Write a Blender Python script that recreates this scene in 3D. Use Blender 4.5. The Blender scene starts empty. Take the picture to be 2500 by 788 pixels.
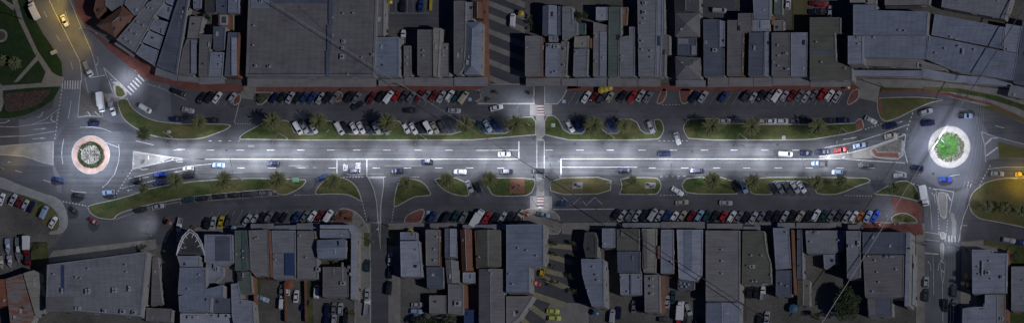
import bpy, bmesh, math, random
from mathutils import Vector, Matrix
random.seed(7)
D=bpy.data; SC=bpy.context.scene
R=math.radians
def link(o): SC.collection.objects.link(o); return o
# ------------------------------------------------------------------ camera
S=0.15                                   # metres per picture pixel (2500 px wide photograph)
TILT=Vector((0.274,-0.18,1.0)).normalized()
DIST=2600.0
CAM_RIGHT=None
cd=D.cameras.new('camera'); cam=link(D.objects.new('camera',cd)); SC.camera=cam
zax=TILT; up=Vector((0,1,0.18)).normalized(); xax=up.cross(zax).normalized(); yax=zax.cross(xax).normalized()
cam.matrix_world=Matrix(((xax.x,yax.x,zax.x,TILT.x*DIST),(xax.y,yax.y,zax.y,TILT.y*DIST),(xax.z,yax.z,zax.z,TILT.z*DIST),(0,0,0,1)))
cd.sensor_width=36.0; cd.sensor_fit='HORIZONTAL'; HALF=2500*S/2
cd.lens=18.0*DIST/HALF; cd.clip_start=50; cd.clip_end=20000
CAMLOC=TILT*DIST
def W(px,py,z=0.0):
    """photo pixel -> world point at height z"""
    u=(px-1250.0)*S; v=(394.0-py)*S
    d=(xax*u+yax*v-zax*DIST)
    t=(z-CAMLOC.z)/d.z
    return CAMLOC+d*t
# ------------------------------------------------------------------ light
SUNV=Vector((1.07,-0.35,1.0)).normalized()     # towards the sun
w=D.worlds.new('World'); SC.world=w; w.use_nodes=True
nt=w.node_tree; bg=nt.nodes['Background']; sky=nt.nodes.new('ShaderNodeTexSky'); sky.sky_type='NISHITA'; sky.sun_disc=False
sky.sun_elevation=math.asin(SUNV.z); sky.sun_rotation=math.atan2(SUNV.x,SUNV.y)
sky.air_density=1.2; sky.dust_density=0.2; sky.ozone_density=4.0
tn=nt.nodes.new('ShaderNodeMix'); tn.data_type='RGBA'; tn.blend_type='MULTIPLY'; tn.inputs[0].default_value=1; tn.inputs[7].default_value=(.55,.78,1.55,1)
nt.links.new(sky.outputs[0],tn.inputs[6]); nt.links.new(tn.outputs[2],bg.inputs[0]); bg.inputs[1].default_value=0.010
sl=D.lights.new('sun','SUN'); sl.energy=1.42; sl.angle=R(0.5); sl.color=(0.97,0.97,1.0)
so=link(D.objects.new('sun',sl)); so.rotation_mode='QUATERNION'; so.rotation_quaternion=(-SUNV).to_track_quat('-Z','Y')
so.location=(0,0,300)
vs=SC.view_settings; vs.view_transform='Standard'; vs.look='None'; vs.gamma=1.0; vs.exposure=0.0; vs.use_curve_mapping=False
# ------------------------------------------------------------------ materials
def newmat(name):
    m=D.materials.new(name); m.use_nodes=True; return m,m.node_tree,m.node_tree.nodes['Principled BSDF']
def _n(t,ty,**k):
    n=t.nodes.new(ty)
    for a,b in k.items(): setattr(n,a,b)
    return n
def pos_noise(t,scale,detail=4,stretch=(1,1,1),rough=0.6,rot=0):
    g=_n(t,'ShaderNodeNewGeometry'); mp=_n(t,'ShaderNodeMapping'); mp.inputs['Scale'].default_value=stretch
    mp.inputs['Rotation'].default_value=(0,0,rot)
    t.links.new(g.outputs['Position'],mp.inputs[0])
    n=_n(t,'ShaderNodeTexNoise'); n.inputs['Scale'].default_value=scale; n.inputs['Detail'].default_value=detail; n.inputs['Roughness'].default_value=rough
    t.links.new(mp.outputs[0],n.inputs['Vector']); return n.outputs['Fac'],mp
def ramp(t,fac,stops):
    r=_n(t,'ShaderNodeValToRGB'); t.links.new(fac,r.inputs[0]); e=r.color_ramp.elements
    e[0].position=stops[0][0]; e[0].color=(*stops[0][1],1); e[1].position=stops[-1][0]; e[1].color=(*stops[-1][1],1)
    for p,c in stops[1:-1]:
        x=e.new(p); x.color=(*c,1)
    return r.outputs[0]
def mul(t,a,b,f=1.0,mode='MULTIPLY'):
    m=_n(t,'ShaderNodeMix',data_type='RGBA',blend_type=mode); m.inputs[0].default_value=f
    t.links.new(a,m.inputs[6]); t.links.new(b,m.inputs[7]); return m.outputs[2]
def g3(v): return (v,v,v)
def sc(c,k): return tuple(min(1,x*k) for x in c)
MC={}
def mottled(name,c1,c2,scale=0.25,fine=3.0,rough=0.9,fine_amt=0.25,stretch=(1,1,1),streak=0.0):
    if name in MC: return MC[name]
    m,t,b=newmat(name); f,_=pos_noise(t,scale,6,stretch); col=ramp(t,f,[(0.32,c1),(0.68,c2)])
    f2,_=pos_noise(t,fine,3); col=mul(t,col,ramp(t,f2,[(0.3,g3(1-fine_amt)),(0.7,g3(1+0*fine_amt))]))
    if streak:
        f3,_=pos_noise(t,1.0,5,(0.012,0.9,1)); col=mul(t,col,ramp(t,f3,[(0.35,g3(1-streak)),(0.65,g3(1.0))]))
        f4,_=pos_noise(t,0.06,4); col=mul(t,col,ramp(t,f4,[(0.4,g3(0.82)),(0.6,g3(1.0))]))
    t.links.new(col,b.inputs['Base Color']); b.inputs['Roughness'].default_value=rough
    b.inputs['Specular IOR Level'].default_value=0.25
    MC[name]=m; return m
def plain(name,c,rough=0.6,metal=0.0,emit=None,es=0):
    if name in MC: return MC[name]
    m,t,b=newmat(name); f,_=pos_noise(t,1.3,3); col=ramp(t,f,[(0.3,sc(c,0.86)),(0.7,c)])
    t.links.new(col,b.inputs['Base Color']); b.inputs['Roughness'].default_value=rough; b.inputs['Metallic'].default_value=metal
    if emit: b.inputs['Emission Color'].default_value=(*emit,1); b.inputs['Emission Strength'].default_value=es
    MC[name]=m; return m
def roofmat(key,c,rot=0.0,period=1.0,stain=0.3,seam=0.18,rust=None):
    seam*=0.5
    nm='roof_%s_%d_%d'%(key,int(math.degrees(rot))%180,int(period*100))
    if nm in MC: return MC[nm]
    m,t,b=newmat(nm)
    f,_=pos_noise(t,0.16,8,rough=.7); col=ramp(t,f,[(0.3,sc(c,1-stain)),(0.48,sc(c,.97)),(0.72,sc(c,1.14))])
    f2,_=pos_noise(t,0.9,4,(0.15,1.6,1),rot=-rot); col=mul(t,col,ramp(t,f2,[(0.32,g3(0.80)),(0.6,g3(1.0))]))
    f5,_=pos_noise(t,5.0,2); col=mul(t,col,ramp(t,f5,[(0.3,g3(0.86)),(0.7,g3(1.0))]))
    if period:
        g=_n(t,'ShaderNodeNewGeometry'); mp=_n(t,'ShaderNodeMapping'); mp.inputs['Rotation'].default_value=(0,0,-rot)
        t.links.new(g.outputs['Position'],mp.inputs[0]); wv=_n(t,'ShaderNodeTexWave',wave_type='BANDS',bands_direction='Y',wave_profile='SIN')
        wv.inputs['Scale'].default_value=0.31416/period*1.0; t.links.new(mp.outputs[0],wv.inputs[0])
        col=mul(t,col,ramp(t,wv.outputs['Fac'],[(0.0,g3(1-seam)),(0.25,g3(1.0))]))
        bp=_n(t,'ShaderNodeBump'); bp.inputs['Strength'].default_value=0.3; bp.inputs['Distance'].default_value=0.03
        t.links.new(wv.outputs['Fac'],bp.inputs['Height']); t.links.new(bp.outputs[0],b.inputs['Normal'])
    if rust:
        f3,_=pos_noise(t,0.5,8,(0.5,2.0,1),0.7,rot=-rot); mx=_n(t,'ShaderNodeMix',data_type='RGBA'); rr=ramp(t,f3,[(0.47,g3(0)),(0.58,g3(1))])
        t.links.new(rr,mx.inputs[0]); t.links.new(col,mx.inputs[6]); mx.inputs[7].default_value=(*rust,1); col=mx.outputs[2]
    t.links.new(col,b.inputs['Base Color']); b.inputs['Roughness'].default_value=0.62; b.inputs['Specular IOR Level'].default_value=0.3
    MC[nm]=m; return m
RC=dict(tan=(.225,.217,.222),taupe=(.18,.173,.18),grey=(.23,.235,.265),slate=(.12,.135,.18),blue=(.215,.245,.315),pale=(.265,.28,.345),
 white=(.34,.355,.42),brown=(.16,.085,.06),terra=(.26,.105,.06),green=(.13,.16,.145),dark=(.075,.075,.08),olive=(.14,.14,.115),cream=(.30,.285,.25),
 rusty=(.24,.22,.215),tile=(.20,.085,.05),navy=(.04,.07,.17),teal=(.075,.125,.125),orange=(.22,.115,.07),red=(.3,.05,.04))
M_ASPH=mottled('asphalt_service',(.088,.088,.10),(.118,.118,.132),0.10,2.5,0.88,0.22,streak=0.18)
M_MAIN=mottled('asphalt_main',(.105,.108,.12),(.145,.148,.16),0.12,2.5,0.85,0.25,streak=0.42)
M_MAIN2=mottled('asphalt_worn',(.10,.103,.122),(.145,.148,.168),0.10,2.5,0.85,0.22)
M_LANE=mottled('asphalt_dark_lane',(.06,.061,.07),(.085,.085,.096),0.15,2.5,0.9,0.2)
M_YARD=mottled('yard_ground',(.085,.078,.07),(.165,.155,.145),0.07,1.2,0.95,0.35)
M_CONC=mottled('concrete',(.19,.188,.185),(.28,.275,.27),0.3,2.0,0.9,0.2)
M_PATH=mottled('path_concrete',(.17,.16,.145),(.25,.235,.22),0.3,2.0,0.9,0.2)
M_KERB=mottled('kerb',(.28,.27,.26),(.38,.37,.35),0.5,2.0,0.9,0.2)
M_REDP=mottled('red_paver',(.14,.055,.048),(.22,.09,.075),0.35,3.0,0.9,0.3)
M_ORP=mottled('orange_paver',(.21,.105,.065),(.30,.15,.10),0.35,3.0,0.9,0.3)
M_PALEP=mottled('pale_paver',(.34,.31,.275),(.48,.44,.40),0.5,3.0,0.85,0.2)
M_PINKP=mottled('salmon_paver',(.30,.195,.155),(.42,.29,.24),0.5,3.0,0.85,0.25)
def grassmat(nm,g1,g2,dry,lo=0.45,hi=0.66):
    m,t,b=newmat(nm); f,_=pos_noise(t,0.5,6,rough=0.7); col=ramp(t,f,[(0.3,g1),(0.65,g2)])
    f2,_=pos_noise(t,0.09,6,(0.6,1.3,1),0.65); mx=_n(t,'ShaderNodeMix',data_type='RGBA'); t.links.new(ramp(t,f2,[(lo,g3(0)),(hi,g3(1))]),mx.inputs[0])
    t.links.new(col,mx.inputs[6]); mx.inputs[7].default_value=(*dry,1)
    f3,_=pos_noise(t,3.5,3); col=mul(t,mx.outputs[2],ramp(t,f3,[(0.3,g3(0.6)),(0.7,g3(1.1))]))
    t.links.new(col,b.inputs['Base Color']); b.inputs['Roughness'].default_value=0.95; b.inputs['Specular IOR Level'].default_value=0.1; return m
M_GRASS=grassmat('grass_verge',(.035,.05,.02),(.07,.095,.032),(.14,.12,.055))
M_GDRY=grassmat('grass_dry',(.06,.068,.028),(.10,.105,.042),(.135,.115,.06),0.38,0.62)
M_GPARK=grassmat('grass_park',(.014,.032,.012),(.028,.052,.018),(.045,.055,.03),0.5,0.8)
M_PAINT=mottled('road_paint',(.36,.36,.38),(.62,.62,.64),0.9,4.0,0.7,0.45)
M_PYEL=mottled('yellow_road_paint',(.62,.5,.12),(.7,.6,.2),0.8,4.0,0.7,0.3)
M_WALL=mottled('rendered_wall',(.26,.25,.24),(.36,.345,.33),0.3,2.0,0.9,0.2)
M_BRICK=mottled('brick_wall',(.15,.075,.05),(.22,.11,.075),0.6,4.0,0.9,0.3)
M_WGRY=mottled('grey_wall',(.16,.165,.18),(.23,.235,.25),0.3,2.0,0.9,0.2)
M_GLASS=plain('window_glass',(.02,.025,.035),0.12)
M_CGLS=plain('car_glass',(.008,.010,.016),0.34)
M_TYRE=plain('tyre_rubber',(.02,.02,.02),0.85)
M_METAL=plain('galvanised_metal',(.42,.43,.44),0.45,0.6)
M_WMET=plain('white_metal',(.62,.63,.64),0.5)
M_DMET=plain('dark_metal',(.05,.05,.055),0.5,0.4)
M_LENS=plain('lamp_lens',(.9,.9,.95),0.3,0,(0.9,0.93,1.0),3.0)
M_LENSY=plain('sodium_lens',(.9,.7,.3),0.3,0,(1.0,0.62,0.18),2.5)
M_HEADL=plain('headlight_glass',(.6,.62,.65),0.15)
M_BARK=mottled('bark',(.07,.05,.035),(.13,.10,.07),1.5,6.0,0.95,0.4)
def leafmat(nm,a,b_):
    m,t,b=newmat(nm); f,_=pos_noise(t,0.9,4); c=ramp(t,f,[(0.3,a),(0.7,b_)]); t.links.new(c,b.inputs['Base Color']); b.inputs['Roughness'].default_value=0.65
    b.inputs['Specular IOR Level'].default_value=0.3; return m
M_PALM=leafmat('palm_frond_leaf',(.095,.105,.042),(.215,.215,.095))
M_PALMD=leafmat('dark_palm_leaf',(.075,.09,.04),(.17,.185,.085))
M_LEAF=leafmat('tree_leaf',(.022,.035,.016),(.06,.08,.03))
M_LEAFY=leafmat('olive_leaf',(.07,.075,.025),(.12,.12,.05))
M_LEAFB=leafmat('bright_leaf',(.045,.14,.025),(.15,.34,.08))
M_STONE=mottled('white_stone',(.17,.155,.125),(.78,.75,.67),1.4,4.5,0.9,0.6)
M_BANDY=mottled('yellowish_paver',(.21,.19,.12),(.29,.265,.175),0.5,3.0,0.9,0.25)
M_STBED=mottled('stone_bed',(.07,.065,.055),(.22,.205,.185),1.6,6.0,0.95,0.5)
M_SOIL=mottled('soil',(.05,.045,.035),(.11,.095,.07),0.8,4.0,0.95,0.4)
M_FLOW=mottled('flower_bed_plants',(.03,.022,.022),(.13,.085,.075),1.6,6.0,0.95,0.5)
M_BAY=mottled('worn_bay_paint',(.24,.24,.25),(.36,.36,.37),0.8,4.0,0.8,0.3)
M_CABL=plain('cable_pale_lit',(.34,.35,.36),.5)  # pale copy of the cable colour, bright lit look painted in
M_CABD=plain('cable_dark_unlit',(.07,.07,.075),.6)  # dark copy of the cable colour for unlit stretches
M_VENT=plain('vent_metal',(.36,.37,.39),.6)
M_PANEL=roofmat('solar',(.02,.03,.07),0,1.6,0.2,0.5)
# ------------------------------------------------------------------ mesh helpers
class MB:
    def __init__(s): s.v=[]; s.f=[]; s.mi=[]
    def add(s,vs,fs,mi=0):
        o=len(s.v); s.v+= [tuple(v) for v in vs]; s.f+=[tuple(i+o for i in f) for f in fs]; s.mi+=[mi]*len(fs); return s
    def box(s,c,sx,sy,sz,rz=0,mi=0,top=1.0):
        cx,cy,cz=c; a,b=math.cos(rz),math.sin(rz); P=[]
        for z,k in ((0,1.0),(sz,top)):
            for x,y in ((-1,-1),(1,-1),(1,1),(-1,1)):
                X,Y=x*sx/2*k,y*sy/2*k; P.append((cx+X*a-Y*b,cy+X*b+Y*a,cz+z))
        return s.add(P,[(3,2,1,0),(4,5,6,7),(0,1,5,4),(1,2,6,5),(2,3,7,6),(3,0,4,7)],mi)
    def tube(s,pts,rad,n=8,mi=0,cap=True):
        pts=[Vector(p) for p in pts]; r=rad if isinstance(rad,(list,tuple)) else [rad]*len(pts); P=[];k=len(pts)
        for i,p in enumerate(pts):
            d=(pts[min(i+1,k-1)]-pts[max(i-1,0)]).normalized(); a=d.orthogonal().normalized() if abs(d.z)>.9 else Vector((0,0,1)).cross(d).normalized()
            b=d.cross(a)
            if abs(d.z)>.9: a=Vector((1,0,0)); b=d.cross(a).normalized(); a=b.cross(d).normalized()
            for j in range(n):
                t=2*math.pi*j/n; P.append(p+(a*math.cos(t)+b*math.sin(t))*r[i])
        F=[]
        for i in range(k-1):
            for j in range(n): F.append((i*n+j,i*n+(j+1)%n,(i+1)*n+(j+1)%n,(i+1)*n+j))
        if cap: F.append(tuple(range(n-1,-1,-1))); F.append(tuple(range((k-1)*n,k*n)))
        return s.add(P,F,mi)
    def disc(s,c,r,z0,z1,n=24,mi=0,r2=None):
        r2=r if r2 is None else r2
        P=[(c[0]+r*math.cos(6.28318*i/n),c[1]+r*math.sin(6.28318*i/n),z0) for i in range(n)]+[(c[0]+r2*math.cos(6.28318*i/n),c[1]+r2*math.sin(6.28318*i/n),z1) for i in range(n)]
        return s.add(P,[tuple(range(n-1,-1,-1)),tuple(range(n,2*n))]+[(i,(i+1)%n,n+(i+1)%n,n+i) for i in range(n)],mi)
    def prism(s,poly,z0,z1,mi=0,bottom=False):
        """poly: list of (x,y)"""
        poly=ccw(poly); n=len(poly)
        P=[(x,y,z0) for x,y in poly]+[(x,y,z1) for x,y in poly]
        F=[tuple(range(n,2*n))]+[(i,(i+1)%n,n+(i+1)%n,n+i) for i in range(n)]
        if bottom: F.append(tuple(range(n-1,-1,-1)))
        return s.add(P,F,mi)
    def build(s,name,mat,parent=None,smooth=False,origin=None):
        me=D.meshes.new(name); me.from_pydata(s.v,[],s.f)
        for m in (mat if isinstance(mat,(list,tuple)) else [mat]): me.materials.append(m)
        for p,i in zip(me.polygons,s.mi): p.material_index=i; p.use_smooth=smooth
        if origin is not None: me.transform(Matrix.Translation(-Vector(origin)))
        me.update(); o=link(D.objects.new(name,me))
        if origin is not None and parent is None: o.location=origin
        if parent is not None: o.parent=parent
        return o
def ccw(p):
    a=sum(p[i][0]*p[(i+1)%len(p)][1]-p[(i+1)%len(p)][0]*p[i][1] for i in range(len(p)))
    return list(p) if a>0 else list(reversed(p))
def inset(poly,d):
    p=ccw(poly); n=len(p); out=[]
    for i in range(n):
        a=Vector(p[i-1]); b=Vector(p[i]); c=Vector(p[(i+1)%n]); e1=(b-a).normalized(); e2=(c-b).normalized()
        n1=Vector((-e1.y,e1.x)); n2=Vector((-e2.y,e2.x)); k=n1+n2
        if k.length<1e-4: k=n1.copy()
        k.normalize(); q=max(0.35,k.dot(n1)); v=b+k*(d/q); out.append((v.x,v.y))
    return out
def chaikin(p,it=2,q=0.22):
    for _ in range(it):
        o=[]
        for i in range(len(p)):
            a=p[i]; b=p[(i+1)%len(p)]; o.append((a[0]*(1-q)+b[0]*q,a[1]*(1-q)+b[1]*q)); o.append((a[0]*q+b[0]*(1-q),a[1]*q+b[1]*(1-q)))
        p=o
    return p
def WP(pts,z=0.0): return [(lambda v:(v.x,v.y))(W(a,b,z)) for a,b in pts]
def tag(o,label=None,cat=None,group=None,kind=None):
    if label: o['label']=label
    if cat: o['category']=cat
    if group: o['group']=group
    if kind: o['kind']=kind
    return o
def empty(name,loc,rz=0):
    o=link(D.objects.new(name,None)); o.location=loc; o.rotation_euler=(0,0,rz); o.empty_display_size=0.5; return o
def copy_tree(o,parent=None):
    c=o.copy(); SC.collection.objects.link(c)
    if parent is not None: c.parent=parent
    for ch in [x for x in o.children]: copy_tree(ch,c)
    return c
_z=[0.0]
def struct_sheet(name,pts,mat,z=None,smooth=0,h=0.0):
    """setting surface: flat sheet (or raised slab when h>0) from photo pixels"""
    p=chaikin(pts,smooth) if smooth else pts; q=WP(p,0)
    if z is None: _z[0]+=0.004; z=_z[0]
    elif z>=0.13: z+=0.075
    mb=MB()
    if h>0: mb.prism(q,0.0,z+h)
    else: mb.add([(x,y,z) for x,y in ccw(q)],[tuple(range(len(q)))])
    return tag(mb.build(name,mat),kind='structure')
def island(pts,mat,smooth=2,kerb=0.32,h=0.2,name='median_grass',kmat=None):
    p=WP(chaikin(pts,smooth) if smooth else pts,0)
    tag(MB().prism(p,0,h).build('kerb',kmat or M_KERB),kind='structure')
    q=inset(p,kerb); tag(MB().prism(q,h-0.05,h+0.02).build(name,mat),kind='structure')
def circ(cx,cy,r,n=48): return [(cx+r*math.cos(6.28318*i/n),cy+r*math.sin(6.28318*i/n)) for i in range(n)]
def ring_sheet(name,cx,cy,r0,r1,z,mat,n=56,h=0):
    a=WP(circ(cx,cy,r1,n)); b=WP(circ(cx,cy,r0,n)); mb=MB()
    mb.add([(x,y,z) for x,y in a]+[(x,y,z) for x,y in b]+[(x,y,0) for x,y in a],[(i,i+n,(i+1)%n+n,(i+1)%n) for i in range(n)]+([(i,(i+1)%n,2*n+(i+1)%n,2*n+i) for i in range(n)] if h else []))
    return tag(mb.build(name,mat),kind='structure')
# ------------------------------------------------------------------ ground and roads
tag(MB().add([(-1600,-1600,-0.06),(1600,-1600,-0.06),(1600,1600,-0.06),(-1600,1600,-0.06)],[(0,1,2,3)]).build('ground',M_YARD),kind='structure')
_z[0]=0.0
struct_sheet('service_road',[(-80,196),(400,196),(420,205),(2600,205),(2600,600),(2250,600),(2250,560),(600,562),(380,600),(130,625),(-80,660)],M_ASPH)
struct_sheet('park_side_road',[(50,-60),(176,-60),(190,33),(218,70),(268,124),(314,160),(353,192),(415,206),(420,300),(120,300),(150,160),(125,110),(75,43)],M_MAIN2)
struct_sheet('side_street',[(898,430),(946,430),(948,860),(900,860)],M_ASPH)
struct_sheet('right_side_street',[(2256,460),(2366,460),(2346,560),(2340,860),(2258,860)],M_MAIN2)
struct_sheet('plaza_paving',[(1193,-60),(1282,-60),(1282,215),(1193,215)],M_LANE)
struct_sheet('service_lane',[(1634,-60),(1652,-60),(1652,215),(1634,215)],M_ASPH)
struct_sheet('main_road',[(240,335),(345,345),(1960,345),(2060,331),(2150,305),(2215,276),(2300,240),(2420,300),(2600,345),(2600,440),(2400,440),(2330,470),(2230,440),(2140,433),(600,433.5),(470,441),(330,476),(240,497),(210,500),(120,440),(120,345)],M_MAIN)
struct_sheet('left_approach_road',[(-80,275),(60,292),(135,262),(150,215),(215,215),(222,300),(180,330),(150,380),(150,470),(60,440),(-80,405)],M_MAIN2)
struct_sheet('circular_road',circ(222,378,92),M_MAIN)
struct_sheet('circular_road',circ(2318,359,100),M_MAIN2)
struct_sheet('rear_car_park',[(925,-60),(1095,-60),(1095,66),(925,66)],M_ASPH)
struct_sheet('rear_car_park',[(1714,-60),(1792,-60),(1792,48),(1714,48)],M_ASPH)
struct_sheet('plaza_paving',[(1336,545),(1424,545),(1440,788),(1440,860),(1230,860),(1300,700),(1336,650)],M_LANE)
struct_sheet('plaza_road',[(1345,737),(1436,740),(1440,860),(1330,860),(1333,760)],M_PATH)
ZR=_z[0]
# worn lane patches
struct_sheet('asphalt_patch',[(0,292),(46,290),(46,354),(0,356)],M_ASPH)
struct_sheet('asphalt_patch',[(2083,384),(2216,400),(2216,432),(2083,432)],M_ASPH)
struct_sheet('asphalt_patch',[(0,404),(128,406),(140,470),(0,430)],M_ASPH)
rp=random.Random(21)
M_TAR=mottled('tar_repair',(.055,.056,.064),(.085,.086,.095),0.5,3.0,0.8,0.3); M_PATCHL=mottled('pale_asphalt_repair',(.15,.152,.165),(.19,.192,.205),0.4,3.0,0.85,0.3)
for k in range(34):
    x=rp.uniform(440,2050); y=rp.uniform(349,427); L=rp.choice((8,14,30,60,90)); hh=rp.uniform(1.2,6) if L<40 else rp.uniform(.8,2.2)
    struct_sheet('asphalt_patch',[(x,y),(x+L,y+rp.uniform(-.4,.4)),(x+L+1,y+hh),(x-1,y+hh)],M_TAR if rp.random()<.6 else M_PATCHL,z=.062+.0007*k)
for k,(x,y) in enumerate(((553,367),(1126,352),(1404,351),(692,392),(1690,370),(1335,386),(2180,395),(1898,353),(766,395),(1872,424),(884,427),(300,420),(430,350),(2279,424))):
    c=W(x,y,0); tag(MB().disc((c.x,c.y),.42,.09,.108,16).build('manhole_cover',M_DMET),kind='structure')
for k in range(26):
    x=rp.uniform(430,2150); y=rp.choice((258,270,278,494,503)); L=rp.uniform(8,50); struct_sheet('asphalt_patch',[(x,y),(x+L,y),(x+L,y+rp.uniform(1.5,5)),(x,y+rp.uniform(1.5,5))],M_TAR,z=.05+.0007*k)
# striped plaza bands
for k,y0 in enumerate([-28,2,33,70,106,144,183]):
    struct_sheet('pale_paving_band',[(1193,y0),(1282,y0+34),(1282,y0+49),(1193,y0+13)],M_PATH)
for (x0,y0,x1,y1,wd) in ((1338,592,1412,600,11),(1337,617,1400,635,12),(1335,655,1405,672,11),(1330,672,1412,708,12),(1306,712,1382,737,14),(1296,739,1334,766,14),(1270,765,1300,792,14)):
    struct_sheet('pale_paving_band',[(x0,y0),(x1,y1),(x1-3,y1+wd),(x0-4,y0+wd)],M_BANDY)
struct_sheet('concrete_yard',[(1372,545),(1405,545),(1395,572),(1372,570)],M_PATH)
for i,(x0,y0,x1,y1) in enumerate(((632,690,742,800),(955,690,1048,800),(865,545,905,860),(948,600,978,860),(2236,545,2258,860),(1820,700,1888,800),(1612,700,1720,800))):
    struct_sheet('concrete_yard',[(x0,y0),(x1,y0),(x1,y1),(x0,y1)],M_PATH if i in(2,3,4) else M_YARD)
struct_sheet('yard_grass',[(734,684),(762,684),(766,788),(752,790),(740,740)],M_GRASS)
struct_sheet('yard_grass',[(628,662),(640,665),(630,760),(624,760)],M_GRASS)
struct_sheet('yard_grass',[(1935,0),(1977,0),(1975,78),(1935,78)],M_GDRY)
struct_sheet('yard_grass',[(2466,592),(2560,600),(2560,650),(2468,648)],M_GRASS)
struct_sheet('yard_grass',[(2466,760),(2560,760),(2560,860),(2466,860)],M_GRASS)
struct_sheet('yard_grass',[(80,590),(115,590),(120,640),(95,655),(75,640)],M_GRASS)
_z[0]=ZR+0.012
# ------------------------------------------------------------------ islands and verges
island([(283,244),(311,238),(322,262),(345,280),(375,294),(412,299),(460,302),(569,302),(556,316),(533,325),(492,340),(428,342),(372,333),(345,322),(313,303),(296,284)],M_GRASS)
island([(585,333),(600,322),(627,308),(648,296),(688,293),(703,294),(711,304),(722,327),(776,327),(760,294),(811,294),(817,304),(829,327),(958,327),(944,294),(976,294),(983,306),(992,327),(1133,327),(1118,292),(1156,291),(1164,303),(1175,325),(1250,325),(1236,290),(1270,286),(1309,284),(1309,343),(585,343)],M_GRASS,1)
island([(1329,283),(1359,281),(1381,325),(1432,325),(1416,291),(1462,291),(1476,325),(1516,325),(1500,290),(1552,290),(1569,325),(1604,325),(1594,293),(1604,290),(1616,294),(1623,314),(1617,331),(1604,343),(1329,343)],M_GRASS,1)
island([(1675,296),(1686,289),(1772,289),(1780,303),(2084,303),(2096,289),(2106,291),(2111,315),(2076,326),(2000,339),(1960,343),(1683,343),(1670,324),(1667,309)],M_GRASS,1)
struct_sheet('red_paving',[(2088,306),(2097,292),(2104,293),(2108,312),(2092,319)],M_REDP,z=0.165)
island([(2141,241),(2152,238),(2250,236),(2311,244),(2280,249),(2250,261),(2218,276),(2193,289),(2162,299),(2148,288),(2141,266)],M_GDRY)
struct_sheet('red_paving',[(2144,242),(2152,242),(2154,278),(2147,281)],M_REDP,z=0.165)
# north-east verge beyond the road
struct_sheet('verge',[(2148,214),(2250,216),(2320,238),(2400,258),(2500,303),(2600,345),(2600,210),(2500,225),(2420,215),(2250,196),(2085,192),(2075,214)],M_PATH,h=0.05)
struct_sheet('verge_grass',[(2150,214),(2250,217),(2255,225),(2150,226)],M_GRASS,z=0.19)
struct_sheet('verge_grass',[(2255,213),(2340,216),(2440,236),(2540,270),(2560,300),(2480,262),(2400,238),(2330,226),(2255,222)],M_GRASS,z=0.195)
struct_sheet('verge_grass',[(2385,262),(2420,258),(2500,290),(2600,330),(2600,344),(2500,302),(2440,276)],M_GDRY,z=0.2)
struct_sheet('footpath',[(2152,227),(2250,226),(2330,238),(2420,258),(2500,292),(2500,288),(2420,252),(2330,231),(2250,220),(2152,221)],M_REDP,z=0.205)
# left park
struct_sheet('park_lawn',[(-80,-60),(45,-60),(62,0),(91,58),(107,86),(132,122),(150,152),(153,196),(146,215),(132,241),(102,263),(63,281),(25,289),(-80,291)],M_GPARK,h=0.08)
for pl in ([(26,-10),(41,-5),(58,51),(92,124),(127,176),(156,196),(150,204),(116,184),(84,130),(48,55)],
           [(94,132),(101,139),(45,200),(33,202)],[(-5,-4),(5,-4),(36,15),(34,28)],[(-60,214),(75,205),(150,199),(150,211),(75,215),(-60,228)],
           [(-20,205),(5,206),(10,250),(3,272),(-20,272)],[(112,176),(158,190),(150,212),(100,208)]):
    struct_sheet('park_path',pl,M_PATH,z=0.14+0.004*len(D.objects)%0.05)
struct_sheet('park_path',circ(3,88,16,24),M_PATH,z=0.2); struct_sheet('garden_bed',circ(3,88,11,20),M_SOIL,z=0.21)
tag(struct_sheet('flower_bed',[(5,228),(84,222),(127,219),(119,233),(96,256),(51,271),(15,274),(11,251)],M_FLOW,z=0.23,smooth=1),kind='structure')
# left splitter and footpath band
island([(-80,350),(0,356),(131,345),(130,403),(105,398),(60,383),(-80,372)],M_CONC,0,name='paved_island')
island([(-80,418),(0,430),(51,453),(101,471),(132,479),(150,490),(165,520),(165,552),(152,570),(122,573),(118,566),(145,560),(145,527),(122,499),(51,474),(-80,436)],M_CONC,1,kerb=0.1,name='footpath')
struct_sheet('verge_grass',[(40,474),(90,486),(122,500),(144,527),(144,560),(125,566),(88,530),(60,512),(40,500)],M_GRASS,z=0.06)
struct_sheet('dirt_car_park',[(-80,455),(40,475),(60,512),(88,530),(122,570),(165,560),(130,600),(100,620),(-80,640)],M_YARD)
# lower islands
island([(212,504),(226,498),(275,488),(319,476),(372,457),(461,443),(500,440),(596,433.5),(744,437),(749,442),(739,456),(716,469),(700,476),(683,476),(665,463),(627,465),(500,477),(445,485),(357,501),(288,522),(278,537),(250,534),(239,532),(221,522)],M_GRASS,1)
island([(768,472),(773,460),(785,445),(800,434),(824,431),(836,433),(852,438),(869,452),(877,466),(885,491),(877,490),(859,479),(844,475),(801,474),(775,476)],M_GRASS,1)
island([(897,433),(938,433),(938,451),(931,501),(929,612),(925,578),(919,496),(912,463),(902,441)],M_MAIN2,0,kerb=0.35,name='paved_island')
island([(980,434),(1023,438),(1041,451),(1053,471),(1051,478),(1015,480),(1000,487),(962,508),(961,496),(966,463),(974,442)],M_GRASS,1)
island([(1058,433.5),(1130,433.5),(1148,474),(1140,480),(1109,476),(1086,466),(1069,451)],M_GRASS,1)
island([(1172,433.5),(1303,433.5),(1309,448),(1296,477),(1250,480),(1203,479),(1193,461),(1178,440)],M_GRASS,1)
struct_sheet('red_brick_pad',[(1245,438),(1281,436),(1281,472),(1245,474)],M_BRICK,z=0.17)
island([(1341,433.5),(1494,431),(1491,474),(1344,476)],M_GDRY,1)
island([(1513,433),(1602,432),(1612,441),(1616,455),(1609,470),(1600,476),(1515,475),(1510,474),(1519,456)],M_GRASS,1)
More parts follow.
